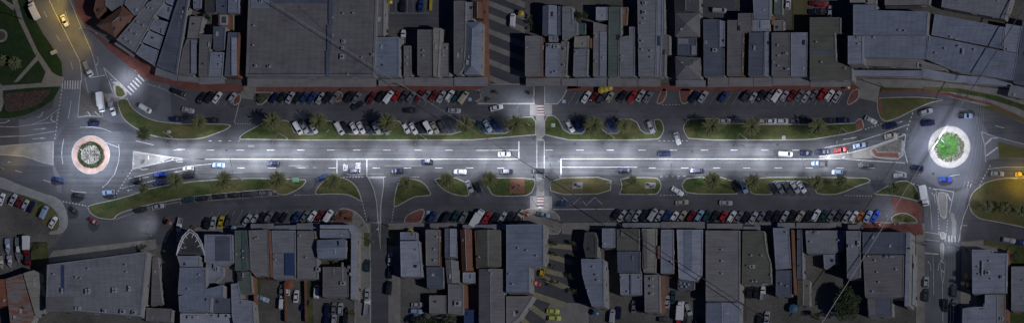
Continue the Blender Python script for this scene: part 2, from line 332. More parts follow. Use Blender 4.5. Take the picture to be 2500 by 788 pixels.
island([(1680,432),(1785,432),(1802,472),(1798,475),(1678,474),(1665,458),(1665,446)],M_GRASS,1)
island([(1812,432),(2112,432),(2127,440),(2122,446),(2086,458),(2063,469),(2038,476),(1996,475),(1989,463),(1975,443),(1872,443),(1887,472),(1882,476),(1836,475),(1829,462)],M_GRASS,1)
island([(2130,475),(2142,467),(2162,456),(2190,442),(2211,440),(2228,447),(2240,461),(2250,494),(2216,485),(2178,477)],M_GRASS,1)
struct_sheet('red_road_surface',[(2179,479),(2216,487),(2250,498),(2252,548),(2236,531),(2218,521),(2198,516),(2181,519)],M_REDP)
island([(2176,528),(2198,518),(2218,521),(2236,532),(2243,544),(2193,545),(2176,540)],M_GRASS,1)
# concrete crossing pads
for q in ([(1294,256),(1348,256),(1348,283),(1294,283)],[(1294,479),(1348,479),(1348,511),(1294,511)],[(1309,283),(1329,283),(1329,344),(1309,344)],[(1303,433),(1341,433),(1341,479),(1303,479)]):
    struct_sheet('concrete_paving',q,M_MAIN2 if q[0][0]==1303 else M_CONC)
struct_sheet('concrete_paving',[(1310,433),(1329,433),(1329,479),(1310,479)],M_CONC)
struct_sheet('brown_paving',[(198,204),(213,226),(232,231),(262,250),(248,284),(190,283)],M_YARD)
# red footpaths
struct_sheet('red_footpath',[(176,-60),(222,-60),(228,33),(222,72),(262,108),(288,100),(318,128),(372,160),(412,190),(500,205),(595,208),(595,223),(500,224),(465,220),(411,205),(375,199),(351,190),(313,160),(270,125),(245,100),(215,70),(188,33)],M_REDP,h=0.1)
struct_sheet('red_footpath',[(626,206),(1200,206),(1200,219),(1166,219),(1160,221),(626,224)],M_REDP,h=0.1)
island([(1159,221),(1170,221),(1174,240),(1160,247),(1175,254),(1305,254),(1305,205),(1195,205)],M_MAIN2,0,name='paved_corner')
island([(1329,205),(1420,205),(1420,217),(1385,220),(1375,240),(1361,255),(1329,255)],M_MAIN2,0,name='paved_corner')
struct_sheet('red_footpath',[(1385,206),(2086,206),(2098,215),(2078,223),(1385,222)],M_REDP,h=0.1)
struct_sheet('service_road_crossover',[(588,205),(628,205),(622,244),(588,240)],M_PATH)
struct_sheet('service_road_crossover',[(2098,208),(2150,208),(2142,250),(2098,240)],M_PATH)
island([(624,225),(668,225),(652,246),(640,256),(628,256),(622,240)],M_SOIL,0,name='garden_bed')
for q in ([(1616,215),(1628,215),(1628,235),(1618,252),(1606,255),(1602,250)],[(1657,215),(1690,215),(1682,250),(1668,256),(1660,245)],[(2078,222),(2098,215),(2098,240),(2084,252),(2070,258),(2067,250)],[(570,240),(588,225),(588,250),(575,258),(568,256)],[(812,224),(836,224),(838,242),(822,252),(816,240)]):
    island(q,M_REDP,1,name='red_kerb_extension')
island([(985,546),(990,528),(1000,520),(1030,508),(1038,514),(1034,530),(1026,546)],M_REDP,1,name='red_kerb_extension')
island([(808,548),(812,536),(826,510),(841,507),(862,512),(880,525),(893,543),(904,562),(906,700),(906,860),(866,860),(866,548)],M_PATH,1,name='footpath')
struct_sheet('red_paving',[(812,545),(826,512),(841,510),(862,516),(860,542)],M_REDP,z=0.17)
struct_sheet('verge_grass',[(889,568),(903,568),(905,590),(900,602),(889,600)],M_GRASS,z=0.17)
struct_sheet('verge_grass',[(950,566),(964,566),(962,600),(950,612)],M_GRASS,z=0.05)
struct_sheet('footpath',[(948,545),(2240,541),(2240,556),(1400,560),(948,562)],M_PATH,h=0.1)
struct_sheet('footpath',[(430,566),(500,552),(870,548),(870,562),(430,590)],M_PATH,h=0.1)
struct_sheet('red_footpath',[(2106,543),(2190,546),(2252,546),(2254,572),(2220,575),(2106,562)],M_REDP,z=0.18)
island([(1277,515),(1290,508),(1325,508),(1355,515),(1368,530),(1370,572),(1335,572),(1335,545),(1277,545)],M_PATH,1,name='paved_corner')
struct_sheet('footpath',[(130,612),(380,583),(384,606),(360,612),(110,642)],M_PATH)
_z[0]=ZR+0.03
# east side
island([(2392,455),(2402,446),(2428,438),(2461,433),(2600,436),(2600,580),(2500,555),(2428,541),(2392,535),(2374,522),(2365,502),(2367,484),(2377,466)],M_GDRY,1)
struct_sheet('painted_wedge',[(2396,322),(2420,331),(2500,352),(2600,375),(2600,386),(2500,388),(2440,386),(2404,394),(2404,350)],M_MAIN2,z=.112)
struct_sheet('median_grass',[(2436,346),(2500,362),(2600,384),(2440,386)],M_GDRY,z=0.17)
struct_sheet('east_footpath',[(2348,590),(2400,585),(2600,640),(2600,860),(2342,860)],M_PATH)
struct_sheet('verge_grass',[(2402,585),(2500,604),(2600,622),(2600,636),(2500,616),(2402,598)],M_GRASS,z=0.15)
island([(2288,470),(2303,468),(2314,474),(2312,530),(2304,534),(2294,524)],M_CONC,1,name='paved_island',kmat=M_PALEP)
island([(2294,566),(2308,566),(2309,582),(2297,584)],M_CONC,1,name='paved_island',kmat=M_PALEP)
island([(2294,592),(2306,592),(2304,635),(2297,635)],M_CONC,1,name='paved_island')
struct_sheet('blue_road_patch',[(2319,520),(2329,520),(2335,545),(2334,580),(2324,580),(2325,548)],M_CONC)
# triangular wedges
island([(326,370),(402,381),(420,385),(380,399),(324,413)],M_CONC,0,kerb=0.4,name='paved_island')
island([(2124,361),(2206,331),(2206,392),(2137,386),(2124,374)],M_CONC,1,kerb=0.3,name='paved_island')
struct_sheet('stone_planting_bed',[(2138,362),(2202,338),(2200,372),(2145,370)],M_STBED,z=0.18)
struct_sheet('red_paving',[(2128,366),(2136,364),(2142,373),(2192,373),(2196,385),(2138,382)],M_REDP,z=0.185)
struct_sheet('concrete_paving',[(2000,383),(2076,374),(2122,362),(2132,386),(2000,389)],M_PATH)
# small triangular island by the left crossing
island([(276,206),(292,204),(306,216),(312,232),(300,242),(280,240)],M_GRASS,1,kerb=0.8)
struct_sheet('concrete_paving',[(253,229),(283,229),(283,243),(312,243),(312,236),(300,246),(262,252)],M_CONC)
# ------------------------------------------------------------------ roundabout islands
def tagk(o): return tag(o,kind='structure')
tagk(MB().prism(WP(circ(222,378,47)),0,0.19).build('kerb',M_KERB)); tagk(MB().prism(WP(circ(222,378,44.8)),0,0.23).build('salmon_paving_ring',M_PINKP))
tagk(MB().prism(WP(circ(222,378,31)),0,0.28).build('garden_bed',M_SOIL)); tagk(MB().prism(WP(circ(222,378,22)),0,0.42).build('garden_bed',M_SOIL))
tagk(MB().prism(WP(circ(2318,359,51.5)),0,0.19).build('kerb',M_KERB)); tagk(MB().prism(WP(circ(2318,359,50)),0,0.23).build('pale_paving_ring',M_PALEP))
tagk(MB().prism(WP(circ(2318,359,36)),0,0.28).build('garden_bed',M_STONE))
# ------------------------------------------------------------------ painted markings
ZM=0.125
class Marks:
    def __init__(s): s.mb=MB()
    def line(s,a,b,w=1.3):
        A=W(*a,0); B=W(*b,0); d=(B-A); L=d.length
        if L<1e-4: return
        d/=L; n=Vector((-d.y,d.x,0))*(w*S/2)
        z=ZM
        s.mb.add([(p.x,p.y,z) for p in (A-n,B-n,B+n,A+n)],[(0,1,2,3)])
    def poly(s,pts,w=1.3):
        for a,b in zip(pts[:-1],pts[1:]): s.line(a,b,w)
    def dash(s,a,b,on,off,w=1.3):
        L=math.dist(a,b); t=0
        while t<L:
            e=min(L,t+on); f=lambda k:(a[0]+(b[0]-a[0])*k/L,a[1]+(b[1]-a[1])*k/L); s.line(f(t),f(e),w); t+=on+off
    def shape(s,pts): q=ccw(WP(pts,0)); s.mb.add([(x,y,ZM) for x,y in q],[tuple(range(len(q)))])
    def done(s,name,mat=None):
        return tag(s.mb.build(name,mat or M_PAINT),kind='structure')
# every marking sits 5 mm above the highest road layer
ZM=0.165
m=Marks()
for x in (434,514,587,661,735,808,871,945,1021,1096,1341,1416,1490,1568,1644,1720,1793,1868,1943): m.line((x-9,366.5),(x+9,366.5),1.6)
for x in (589,664,737,811,919,995,1071,1147,1223,1593,1672,1750,1823,1900,1976,2051,2126): m.line((x-9,410),(x+9,410),1.6)
m.dash((560,442),(740,437),0.1,200); m.done('lane_line')
m=Marks(); m.line((1163,367),(1267,367),1.6); m.line((446,388.5),(1268,388.5),1.8); m.line((1370,388),(1960,388.5),1.8); m.poly([(1960,388.5),(2060,388),(2210,398)],1.8)
m.line((1267,345),(1267,389.5),3.2); m.line((1370,387),(1370,428),3.4); m.line((1372,408),(1556,408),1.6)
m.line((1311,345),(1311,433),1.6); m.line((1329,345),(1329,433),1.6)
m.line((823,389),(823,431),1.8); m.line((896,388),(896,431),2); m.line((896,431.5),(942,431.5),1.6); m.dash((838,432),(890,432),4,3.4,2)
m.poly([(326,369.5),(402,381.5),(450,388),(500,388.5)],1.8); m.poly([(326,369.5),(324,413),(380,400),(420,391),(450,389)],1.8)
m.line((404,383),(397,396),3); m.line((424,386),(418,391),2.5)
m.poly([(314,436),(380,420),(470,404.5),(540,398)],1.4); m.dash((297,460),(380,440),40,10,1.4)
m.dash((323,414),(277,485),4,4.5,2.4); m.line((250,345),(290,360),1.3)
m.poly([(290,352),(292,375),(290,395),(280,425),(262,448),(250,458)],1.5)
m.poly([(156,340),(152,360),(151,380),(154,400)],1.5); m.poly([(195,311),(225,310),(250,314),(272,322)],1.4)
m.line((332,344),(375,354),1.3); m.line((432,364),(452,365),1.5); m.poly([(173,464),(185,468),(211,470)],1.5)
m.dash((134,340),(152,215),4.5,4.5,2.4); m.line((131,345),(130,403),1.4); m.dash((145,490),(210,502),4,4,2.4)
m.poly([(0,309),(40,310),(75,305),(110,292),(142,268),(137,298),(105,301),(75,305)],1.2); m.poly([(0,334),(60,332),(133,321)],1.4)
m.line((128,283),(124,292),2.4); m.line((124,292),(134,298),2.4)
m.line((174,246),(167,290),1.3); m.line((38,416),(54,421),1.4); m.line((106,439),(124,445),1.4)
m.poly([(198,202),(190,286),(215,283),(252,285),(246,262)],1.3); m.line((214,273),(222,283),2.2); m.line((232,273),(245,285),2.2)
m.poly([(120,0),(135,32),(160,80),(180,120),(195,150),(199,180),(200,200)],1.5); m.poly([(171,0),(195,60),(225,130),(240,185)],1.5)
for a,b in (((107,28),(115,43)),((138,87),(147,101)),((173,152),(178,170)),((160,30),(170,62))): m.line(a,b,1.3)
m.line((219,190),(257,184),2.4); m.poly([(253,166),(306,216)],1.8); m.poly([(253,166),(262,188),(277,228)],1.3); m.line((276,202),(288,203),4)
m.poly([(208,190),(215,225),(228,229)],1.2)
m.poly([(360,205),(400,218),(455,244)],1.0); m.line((391,208),(387,217),1)
m.dash((574,302),(619,302),3,3,1.6); m.line((584,253),(572,300),1.6); m.dash((510,344),(585,344),7,17,1.8)
m.dash((720,476),(770,475),3,3,1.6); m.dash((884,490),(896,540),3.5,4,1.8); m.dash((961,508),(955,556),3.5,4,1.8)
m.dash((1000,432),(1026,432),3.5,3,2)
m.dash((1617,256),(1660,256),4,4,1.6); m.dash((1608,344),(1682,344),5,6,1.6); m.dash((1612,477),(1678,475),4,4,1.4); m.dash((1612,431),(1680,430),6,8,1.6)
m.dash((2063,477),(2132,478),3.5,3.5,1.6); m.dash((2112,316),(2158,301),4,4,2.2); m.dash((2229,275),(2214,318),5,5,2.6)
m.poly([(2012,361),(2060,353),(2100,344),(2160,325),(2218,304)],1.5); m.poly([(2000,382),(2076,373),(2124,360),(2211,329)],2.0); m.poly([(2211,329),(2207,365),(2216,398)],1.8)
m.line((2015,388),(2026,381),3.6); m.line((2054,389),(2063,381),3.6)
m.line((2187,418),(2209,421),1.4); m.dash((2229,449),(2284,462),5,5,2.6); m.line((2319,430),(2343,426),1.6); m.line((2243,425),(2246,425.5),1.4)
m.poly([(2284,461),(2329,468),(2318,520)],1.8); m.poly([(2284,461),(2290,500)],1.6); m.line((2312,472),(2322,490),3.2)
m.dash((2290,500),(2293,570),4,4,1.8); m.dash((2314,536),(2310,575),4,4,1.8); m.poly([(2262,460),(2271,500),(2276,560)],1.3)
m.line((2258,566),(2294,571),1.5); m.line((2258,584),(2292,588),1.5); m.line((2258,617),(2292,620),3); m.poly([(2294,635),(2301,690),(2302,788)],1.5); m.poly([(2308,635),(2303,690)],1.5)
m.line((2296,635),(2305,642),3); m.line((2297,657),(2304,664),3); m.line((2278,622),(2280,718),1.3); m.line((2310,570),(2307,590),1.8)
for x in (2317,2324,2332): m.line((x,575),(x,590),3)
m.dash((2392,452),(2419,402),4,4.5,2.6); m.poly([(2417,412),(2450,408),(2600,409)],1.4); m.poly([(2396,322),(2405,358),(2406,395)],1.4); m.poly([(2396,322),(2430,334),(2500,352)],1.4)
m.line((2406,353),(2421,338),3.5); m.line((2408,380),(2436,360),3.5); m.line((2430,307),(2452,313),1.4); m.line((2421,337),(2436,338),1.8)
m.poly([(2376,472),(2352,530),(2340,590)],1.6); m.poly([(2343,588),(2346,550),(2362,550)],1.3)
# zig-zags and disabled bay outlines
m.poly([(1371,491),(1378,483),(1396,502),(1416,482),(1432,501),(1452,481),(1471,499)],1.2)
m.line((1350,511),(1500,510),2.0); m.line((1166,254),(1306,254),2.2)
# turn arrows
def arrow(x,y,ang,L=20,bend=0):
    a=R(ang); c,s=math.cos(a),math.sin(a); T=lambda u,v:(x+u*c-v*s,y+u*s+v*c)
    m.line(T(-L/2,0),T(L*0.15,0),1.4)
    if bend==0: m.shape([T(L*0.1,-2.3),T(L*0.5,0),T(L*0.1,2.3)])
    else:
        m.line(T(L*0.12,0),T(L*0.34,bend*4),1.8); m.shape([T(L*0.2,bend*2.5),T(L*0.55,bend*3.5),T(L*0.36,bend*7)])
for args in ((350,414,172,22,1),(436,395,178,22,1),(356,433,172,16),(435,419,172,22),(317,464,170,14),(98,315,-5,34),(96,338,-4,34),(100,283,-35,20,-1),(12,300,-3,24,-1),(240,150,85,22,1),
  (2076,338,-8,36),(2196,299,-16,22),(2189,327,-12,20),(2282,480,-95,30,1),(2272,648,-92,22,-1),(2291,648,-92,22,1),(2180,306,-16,20)): arrow(*args)
m.done('road_marking')
# zebra crossings
m=Marks()
for k in range(7): cx,cy=313+6.3*k,224-6.6*k; m.line((cx-7,cy-7),(cx+8,cy+8),3.4)
for k in range(8): m.line((153+6.3*k,197),(152.5+6.2*k,218),3.0)
m.done('zebra_crossing')
mr=Marks(); mr.line((1320.5,255),(1320.5,282),18); mr.line((1320.5,479),(1320.5,511),18); mr.done('red_crossing_surface',M_REDP)
ZM+=0.004; m=Marks()
for y in (259.5,266.5,273.5,280): m.line((1312,y),(1329,y),3.6)
for y in (483.5,490.5,498,506): m.line((1312,y),(1329,y),4)
m.done('zebra_crossing')
# bay lines
m=Marks()
def bays(x0,x1,step,dx,y0,y1,w=0.9):
    x=x0
    while x<=x1: m.line((x,y0),(x+dx,y1),w); x+=step
bays(511,566,18.4,19,258,228); bays(668,815,18.4,19,257,227); bays(853,1140,18.35,19,257,226); bays(1387,1495,18.4,19,256,225); bays(1505,1580,18.4,19,255,225); bays(1695,2046,18.35,19,257,225)
bays(722,766,17.5,19,293,326); bays(828,945,17.5,19,293,326); bays(991,1120,17.5,19,293,326); bays(1174,1236,17.5,19,293,326)
bays(1378,1415,18,19,290,325); bays(1476,1500,18,18,290,325); bays(1572,1576,18,18,292,325)
x=519
while x<806: m.line((x,512+max(0,(600-x))*0.06),(x-17,544+max(0,(600-x))*0.06),0.9); x+=18.4
x=1061
while x<1265: m.line((x,512),(x-17,544),0.9); x+=18.4
x=1500
while x<2140: m.line((x,513),(x-17,543),0.9); x+=18.2
bays(1148,1172,17.5,21,443,480); bays(1798,1814,17,18,443,474); bays(1880,1972,17,18,446,474)
m.poly([(278,537),(355,509),(430,494),(500,490),(627,481),(683,477)],1.4)
for x,y in ((332,513),(366,501),(403,496),(440,489),(478,485),(516,482),(553,480),(591,478),(629,472)): m.line((x,y-3),(x+2,y+10),1.4)
m.line((1780,289.5),(2078,289.5),1.0)
for x in range(1790,2080,30): m.line((x,289),(x,302),1.0)
m.line((947,33),(1048,33),1)
for x in (951,967,995,1009,1038): m.line((x,0),(x,33),1)
m.done('parking_bay_line',M_BAY)
# words painted on the road
def road_word(txt,px,py,size,ang):
    c=D.curves.new('painted_word','FONT'); c.body=txt; c.size=size; c.align_x='CENTER'; c.align_y='CENTER'; c.offset=0.045
    o=link(D.objects.new('painted_word',c)); p=W(px,py,0); o.location=(p.x,p.y,ZM+0.004); o.rotation_euler=(0,0,R(ang)); c.materials.append(M_PAINT); c.extrude=0.001
    o.scale=(0.75,1.5,1); return tag(o,kind='structure')
road_word('KEEP',844,409,1.5,90); road_word('CLEAR',875,409,1.75,90)
# ------------------------------------------------------------------ buildings
BLD=[]   # (world footprint polygon, height, root, wall material)
WM={'w':M_WALL,'b':M_BRICK,'g':M_WGRY}
def roof_axis(q):
    e=max(((Vector(q[i])-Vector(q[i-1])) for i in range(len(q))),key=lambda v:v.length); return math.atan2(e.y,e.x)
def B(label,h,poly,key,rt='flat',wall='w',v=(),awn=(),ridge=0,rise=1.1,cat='shop building',group=None,name='shop_building',seam=1.3,par=0.22,units=(),rust=None,cols=None,boxes=()):
    q=WP(poly,h); q=ccw(q); q=inset(q,0.04)
    cx=sum(p[0] for p in q)/len(q); cy=sum(p[1] for p in q)/len(q)
    root=empty(name,(cx,cy,0)); tag(root,label,cat,group); O=(cx,cy,0)
    def bl(mb,n,mat,parent): return mb.build(n,mat,parent,origin=O)
    ax=roof_axis(q)
    wm=WM[wall]
    rm=roofmat(key+('r' if rust else ''),RC[key],ax+math.pi/2 if rt!='flat' else ax+math.pi/2,seam,0.28,0.2,rust)
    if rt in('flat','skillion'):
        zt=h-0.02
        bl(MB().prism(q,0,zt-0.3),'wall',wm,root)
        roof=bl(MB().prism(inset(q,0.03) if par else q,zt-0.3,zt-0.02),'roof',rm,root)
        if par:
            a=q; b=inset(q,par); n=len(a); mb=MB()
            mb.add([(x,y,zt-0.3) for x,y in a]+[(x,y,zt+0.22) for x,y in a]+[(x,y,zt+0.22) for x,y in b]+[(x,y,zt-0.3) for x,y in b],
              [(i,(i+1)%n,n+(i+1)%n,n+i) for i in range(n)]+[(n+i,n+(i+1)%n,2*n+(i+1)%n,2*n+i) for i in range(n)]+[(2*n+i,2*n+(i+1)%n,3*n+(i+1)%n,3*n+i) for i in range(n)])
            bl(mb,'parapet',roofmat(key+'_edge',sc(RC[key],1.18),0,0,.2),root)
        zr=zt
    else:
        # quad roofs; poly given as 4 corners; ridge 0: from mid(0,1) to mid(2,3); 1: mid(1,2) to mid(3,0)
        p=[(lambda t:(t.x,t.y))(W(a,b,h)) for a,b in poly]; 
        if ccw(p)!=p: p=[p[1],p[0],p[3],p[2]]
        if ridge: p=p[1:]+p[:1]
        mid=lambda a,b:((a[0]+b[0])/2,(a[1]+b[1])/2); m1=mid(p[0],p[1]); m2=mid(p[2],p[3])
        lerp=lambda a,b,k:(a[0]+(b[0]-a[0])*k,a[1]+(b[1]-a[1])*k)
        L=math.dist(m1,m2); hip=(rt=='hip'); wd=math.dist(p[0],p[1]); k=min(0.5,wd/2/L) if hip else 0
        if rt=='pyramid': k=0.5
        r1=lerp(m1,m2,k); r2=lerp(m2,m1,k); H=h+rise
        bl(MB().prism(inset(p,0.15),0,h-0.05),'wall',wm,root)
        mb=MB(); V=[(*p[0],h),(*p[1],h),(*p[2],h),(*p[3],h),(*r1,H),(*r2,H)]
        mb.add(V,[(1,2,5,4),(3,0,4,5),(0,1,4),(2,3,5),(3,2,1,0)]); roof=bl(mb,'roof',rm,root)
        bl(MB().tube([(*r1,H+0.03),(*r2,H+0.03)] if math.dist(r1,r2)>.2 else [(*r1,H),(r1[0]+.2,r1[1],H)],0.10,6),'ridge_cap',M_VENT,root)
        zr=h+rise*0.5
    for (x,y) in v:
        c=W(x,y,zr+0.4); mb=MB().box((c.x,c.y,zr-0.35 if rt!='flat' else zr-0.03),0.42,0.42,0.75).disc((c.x,c.y),0.30,zr+0.7,zr+0.95,12)
        bl(mb,'roof_vent',M_VENT,root)
    for (x,y,sx,sy) in units:
        c=W(x,y,zr+0.6); mb=MB().box((c.x,c.y,zr-0.3),sx*S,sy*S,1.25)
        u=bl(mb,'rooftop_unit',M_VENT,root); bl(MB().disc((c.x,c.y),min(sx,sy)*S*.35,zr+0.94,zr+1.0,14),'fan_grille',M_DMET,u)
    for (x0,y0,x1,y1,hh,kk) in boxes:
        qq=WP([(x0,y0),(x1,y0),(x1,y1),(x0,y1)],h+hh); bl(MB().prism(qq,h-0.4,h+hh),'raised_roof_panel',roofmat(kk,RC[kk],ax+math.pi/2,1.2),root)
    if not v and not units and not boxes and cat not in('terrace','awning','canopy'):
        rr=random.Random(len(label)*7+int(cx)); area=abs(sum(q[i][0]*q[(i+1)%len(q)][1]-q[(i+1)%len(q)][0]*q[i][1] for i in range(len(q))))/2
        for k in range(1 if area<60 else 2 if area<160 else 4):
            a_,b_=q[rr.randrange(len(q))],(cx,cy); t=rr.uniform(.35,.8); x,y=a_[0]*(1-t)+b_[0]*t,a_[1]*(1-t)+b_[1]*t; w_=rr.choice((.5,.7,.9)); l_=rr.choice((.6,1.0,1.8))
            bl(MB().box((x,y,zr-.4),w_,l_,.4+rr.uniform(.15,.5)),'roof_hatch',rr.choice((M_VENT,M_WGRY,M_DMET)),root)
    for aw in awn:
        qq=WP(aw,3.1+(hash(label)%5)*0 ); ak=roof_axis(ccw(qq)); a=bl(MB().prism(qq,2.92,3.1,bottom=True),'awning',roofmat('tan' if (len(label)%3) else 'grey',RC['tan' if (len(label)%3) else 'grey'],ak+math.pi/2,1.1,0.35),root)
        bl(MB().prism(inset(qq,-0.06),2.8,2.94,bottom=True),'fascia',M_WGRY,a)
    BLD.append((q,h,root,O,label))
    return root
# --- upper left curved block
B('brown hip-roofed corner building above the curved red footpath',6.5,[(234,62),(300,15),(326,38),(278,90)],'brown','hip','b',ridge=1,rise=1.6)
B('small dark brick building at the top between road and brown hipped roof',6,[(238,-12),(256,-12),(258,18),(236,44),(228,24)],'brown','flat','b')
B('grey panelled roof touching the top edge above the brown hipped roof',5.6,[(258,-14),(312,-14),(302,10),(272,28),(258,14)],'grey')
B('plain dark grey roof between brown hipped roof and four pale roof panels',6.1,[(304,12),(312,-14),(366,-14),(338,36),(327,38)],'grey')
B('grey corner shop roof dotted with two rows of small dark vents',5.8,[(336,38),(362,6),(404,-14),(398,12),(378,36),(362,68),(342,103),(329,129),(284,98)],'grey',v=((336,54),(350,63),(320,75),(333,84),(306,95),(318,103),(362,20),(372,22)),awn=([(284,100),(329,131),(326,140),(279,108)],))
for i,(lab,q) in enumerate((('pale raised roof panel at the top of the row of five panels',[(402,-10),(431,-10),(426,18),(405,8)]),
  ('pale square roof panel, second from the top of the five-panel row',[(401,10),(425,20),(415,51),(380,36)]),
  ('pale square roof panel in the middle of the five-panel row',[(377,45),(411,55),(402,88),(364,71)]),
  ('pale square roof panel, fourth down in the five-panel row',[(364,75),(399,90),(390,122),(347,103)]),
  ('pale square roof panel lowest in the five-panel row, by the red footpath',[(347,108),(388,124),(377,162),(331,132)]))):
    B(lab,5.1+0.12*i,q,'pale',group='row of five pale roofs',seam=0.9)
B('long blue-grey sloping roof running down to the curved footpath',6.4,[(438,-14),(462,-14),(431,181),(382,162)],'slate',rt='flat',awn=([(381,165),(433,183),(431,198),(378,183)],),par=0.6)
B('pale narrow roof at the top beside the long blue-grey roof',5.7,[(472,-14),(492,-14),(490,20),(472,22)],'blue')
B('small grey-brown flat roof right of the long blue-grey roof',5.4,[(464,41),(496,41),(486,94),(457,94)],'tan')
B('two-tone narrow shop roof with a raised pale strip by the curved footpath',5.2,[(456,96),(482,96),(476,124),(472,187),(436,182),(446,122)],'taupe',boxes=((466,98,478,180,0.6,'pale'),),awn=([(434,184),(486,190),(486,203),(434,197)],))
B('dark taupe narrow shop roof between pale strip and white parapet roof',5.6,[(487,85),(519,85),(512,124),(509,187),(485,187)],'taupe',awn=([(487,189),(548,188),(548,204),(487,206)],))
B('slate roof with white parapet above a pale grey roof',5.9,[(521,65),(550,65),(547,122),(521,122)],'slate')
B('pale grey roof with small hatch marks below the slate roof',5.5,[(514,127),(547,128),(543,187),(510,187)],'pale',v=((539,138),(537,158)))
B('narrow roof half white and half blue-grey beside the dark lane',5.8,[(557,79),(585,80),(577,187),(548,187)],'slate',boxes=((565,92,578,184,0.5,'white'),),wall='b')
B('dark roof at the top left of the three small back roofs',5.5,[(500,-14),(524,-14),(525,32),(500,32)],'dark')
B('slate roof at the top in the middle of three back roofs',5.9,[(526,-14),(554,-14),(554,31),(528,31)],'slate')
B('pale blue roof at the top beside the dark lane',6.2,[(557,-14),(583,-14),(583,33),(557,33)],'blue')
B('orange-tiled terrace with white-framed plant trough',3.2,[(533,36),(569,36),(569,74),(533,62)],'orange',cat='terrace',name='roof_terrace',boxes=((536,37,556,61,0.5,'white'),(541,41,552,57,0.6,'dark')))
# --- supermarket
B('huge flat grey-brown supermarket roof with a pale raised ridge strip',8.2,[(607,-16),(921,-16),(914,187),(600,187)],'taupe',par=0.7,seam=2.5,cat='supermarket',name='supermarket',
  v=((620,63),(619,111),(660,161),(812,44),(813,87),(884,141),(850,182),(838,34),(863,33)),units=((624,161,5,6),(656,163,6,5),(637,3,8,6),(838,102,7,9),(836,117,6,7),(835,139,9,12),(909,134,6,5)),
  boxes=((802,-14,813,60,0.5,'slate'),(798,62,809,122,0.5,'slate'),(795,124,804,186,0.5,'slate'),(602,180,912,186,0.15,'navy'),(660,-14,800,9,0.1,'slate'),(612,-14,656,21,0.12,'blue')),awn=([(604,192),(918,190),(918,212),(604,212)],))
B('long narrow brown roof strip along the right of the supermarket',6.3,[(923,-16),(938,-16),(936,88),(917,88)],'taupe')
B('plain pale blue square roof at the right of the supermarket',7.0,[(917,91),(974,91),(974,186),(917,186)],'blue',seam=1.6,awn=([(924,193),(985,193),(985,210),(924,210)],))
B('narrow grey roof between pale blue square roof and dark gap',4.6,[(986,112),(1003,112),(1004,185),(986,187)],'tan',v=((994,140),(994,157)))
B('taupe oblong roof with one white vent beside a cream wedge',6.6,[(1019,73),(1056,73),(1055,184),(1019,184)],'taupe',v=((1034,124),(1034,137)),awn=([(987,189),(1106,191),(1106,211),(987,209)],))
B('cream wedge-shaped parapet roof right of the taupe oblong roof',6.9,[(1058,69),(1077,69),(1070,187),(1058,187)],'cream')
B('small grey roof with pipework below a parked silver car',4.8,[(1072,106),(1098,106),(1098,186),(1072,186)],'tan',v=((1091,118),(1083,125),(1083,135)))
B('long taupe roof above the plaza-side shops',7.2,[(1108,3),(1137,3),(1136,108),(1132,166),(1122,180),(1108,180)],'taupe',seam=1.8)
B('hip-roofed hall with skylight rungs beside the striped plaza',6.2,[(1137,54),(1175,54),(1173,182),(1133,182)],'blue','hip',rise=1.5,awn=([(1109,189),(1190,189),(1190,210),(1109,210)],))
B('small red tiled roof next to the orange walkway',5.0,[(1157,6),(1177,6),(1177,46),(1157,46)],'tile','gable','b',ridge=0)
B('tiny grey flat roof between taupe roof and red tiles',4.4,[(1142,6),(1155,6),(1155,50),(1142,50)],'grey')
struct_sheet('orange_walkway',[(1178,-20),(1192,-20),(1196,205),(1180,205)],M_ORP,h=0.1)
# --- centre block
B('grey-brown shop roof at the left corner right of the plaza',7.2,[(1282,88),(1323,89),(1324,187),(1282,187)],'tan',wall='b',v=((1286,116),),awn=([(1284,191),(1368,191),(1368,210),(1284,210)],))
B('bright blue shed in a dark courtyard by the plaza',3.0,[(1312,28),(1323,28),(1323,55),(1312,55)],'navy',cat='shed',name='shed',par=0)
B('large blue gabled roof in two blue tones behind the corner shop',6.0,[(1325,15),(1359,14),(1359,86),(1324,86)],'blue','gable',rise=1.3)
B('small pale blue square roof below the blue gable',4.5,[(1340,88),(1361,88),(1361,103),(1340,103)],'pale')
B('narrow grey roof strip between the blue gable and grey house',5.0,[(1362,16),(1371,16),(1371,86),(1361,86)],'slate')
B('grey stepped house roof beside a courtyard tree',5.6,[(1373,17),(1397,17),(1398,52),(1409,54),(1409,85),(1373,98)],'grey')
B('pale cluttered shop roof with rooftop plant',5.6,[(1333,106),(1368,106),(1367,187),(1331,187)],'pale',units=((1342,112,8,6),(1358,115,14,8)),v=((1335,168),(1350,178),(1358,176)))
B('narrow brown-grey shop roof left of a dark gap',5.0,[(1371,101),(1387,101),(1382,187),(1368,187)],'tan',units=((1378,120,6,6),(1376,159,5,5)),awn=([(1371,192),(1408,192),(1408,210),(1371,210)],))
B('teal canopy roof beside the courtyard tree',3.6,[(1409,57),(1429,57),(1429,84),(1409,84)],'teal',cat='canopy',name='canopy')
B('ribbed brown small roof at the back of the centre block',5.4,[(1403,90),(1438,88),(1438,117),(1401,117)],'cream',seam=0.8)
B('plain grey square-ended shop roof with one white hatch',5.7,[(1401,120),(1436,119),(1433,185),(1399,186)],'grey',v=((1407,128),),awn=([(1410,192),(1480,190),(1480,211),(1410,211)],))
B('pale lilac square roof at the back of the centre block',5.9,[(1455,18),(1483,18),(1483,50),(1455,50)],'white')
B('long shop roof, dark left half and pale right half',5.5,[(1449,54),(1483,62),(1481,187),(1448,187)],'tan',boxes=((1464,78,1480,186,0.4,'pale'),),v=((1455,89),(1455,150),(1472,142)))
B('long olive green roof with a dark strip on its right',6.2,[(1486,17),(1516,17),(1516,86),(1511,92),(1510,188),(1485,188)],'green',awn=([(1484,192),(1556,192),(1556,211),(1484,211)],))
B('L-shaped grey roof right of the olive green roof',5.6,[(1536,66),(1550,66),(1550,187),(1513,187),(1513,90),(1536,88)],'grey',v=((1519,137),(1518,147)))
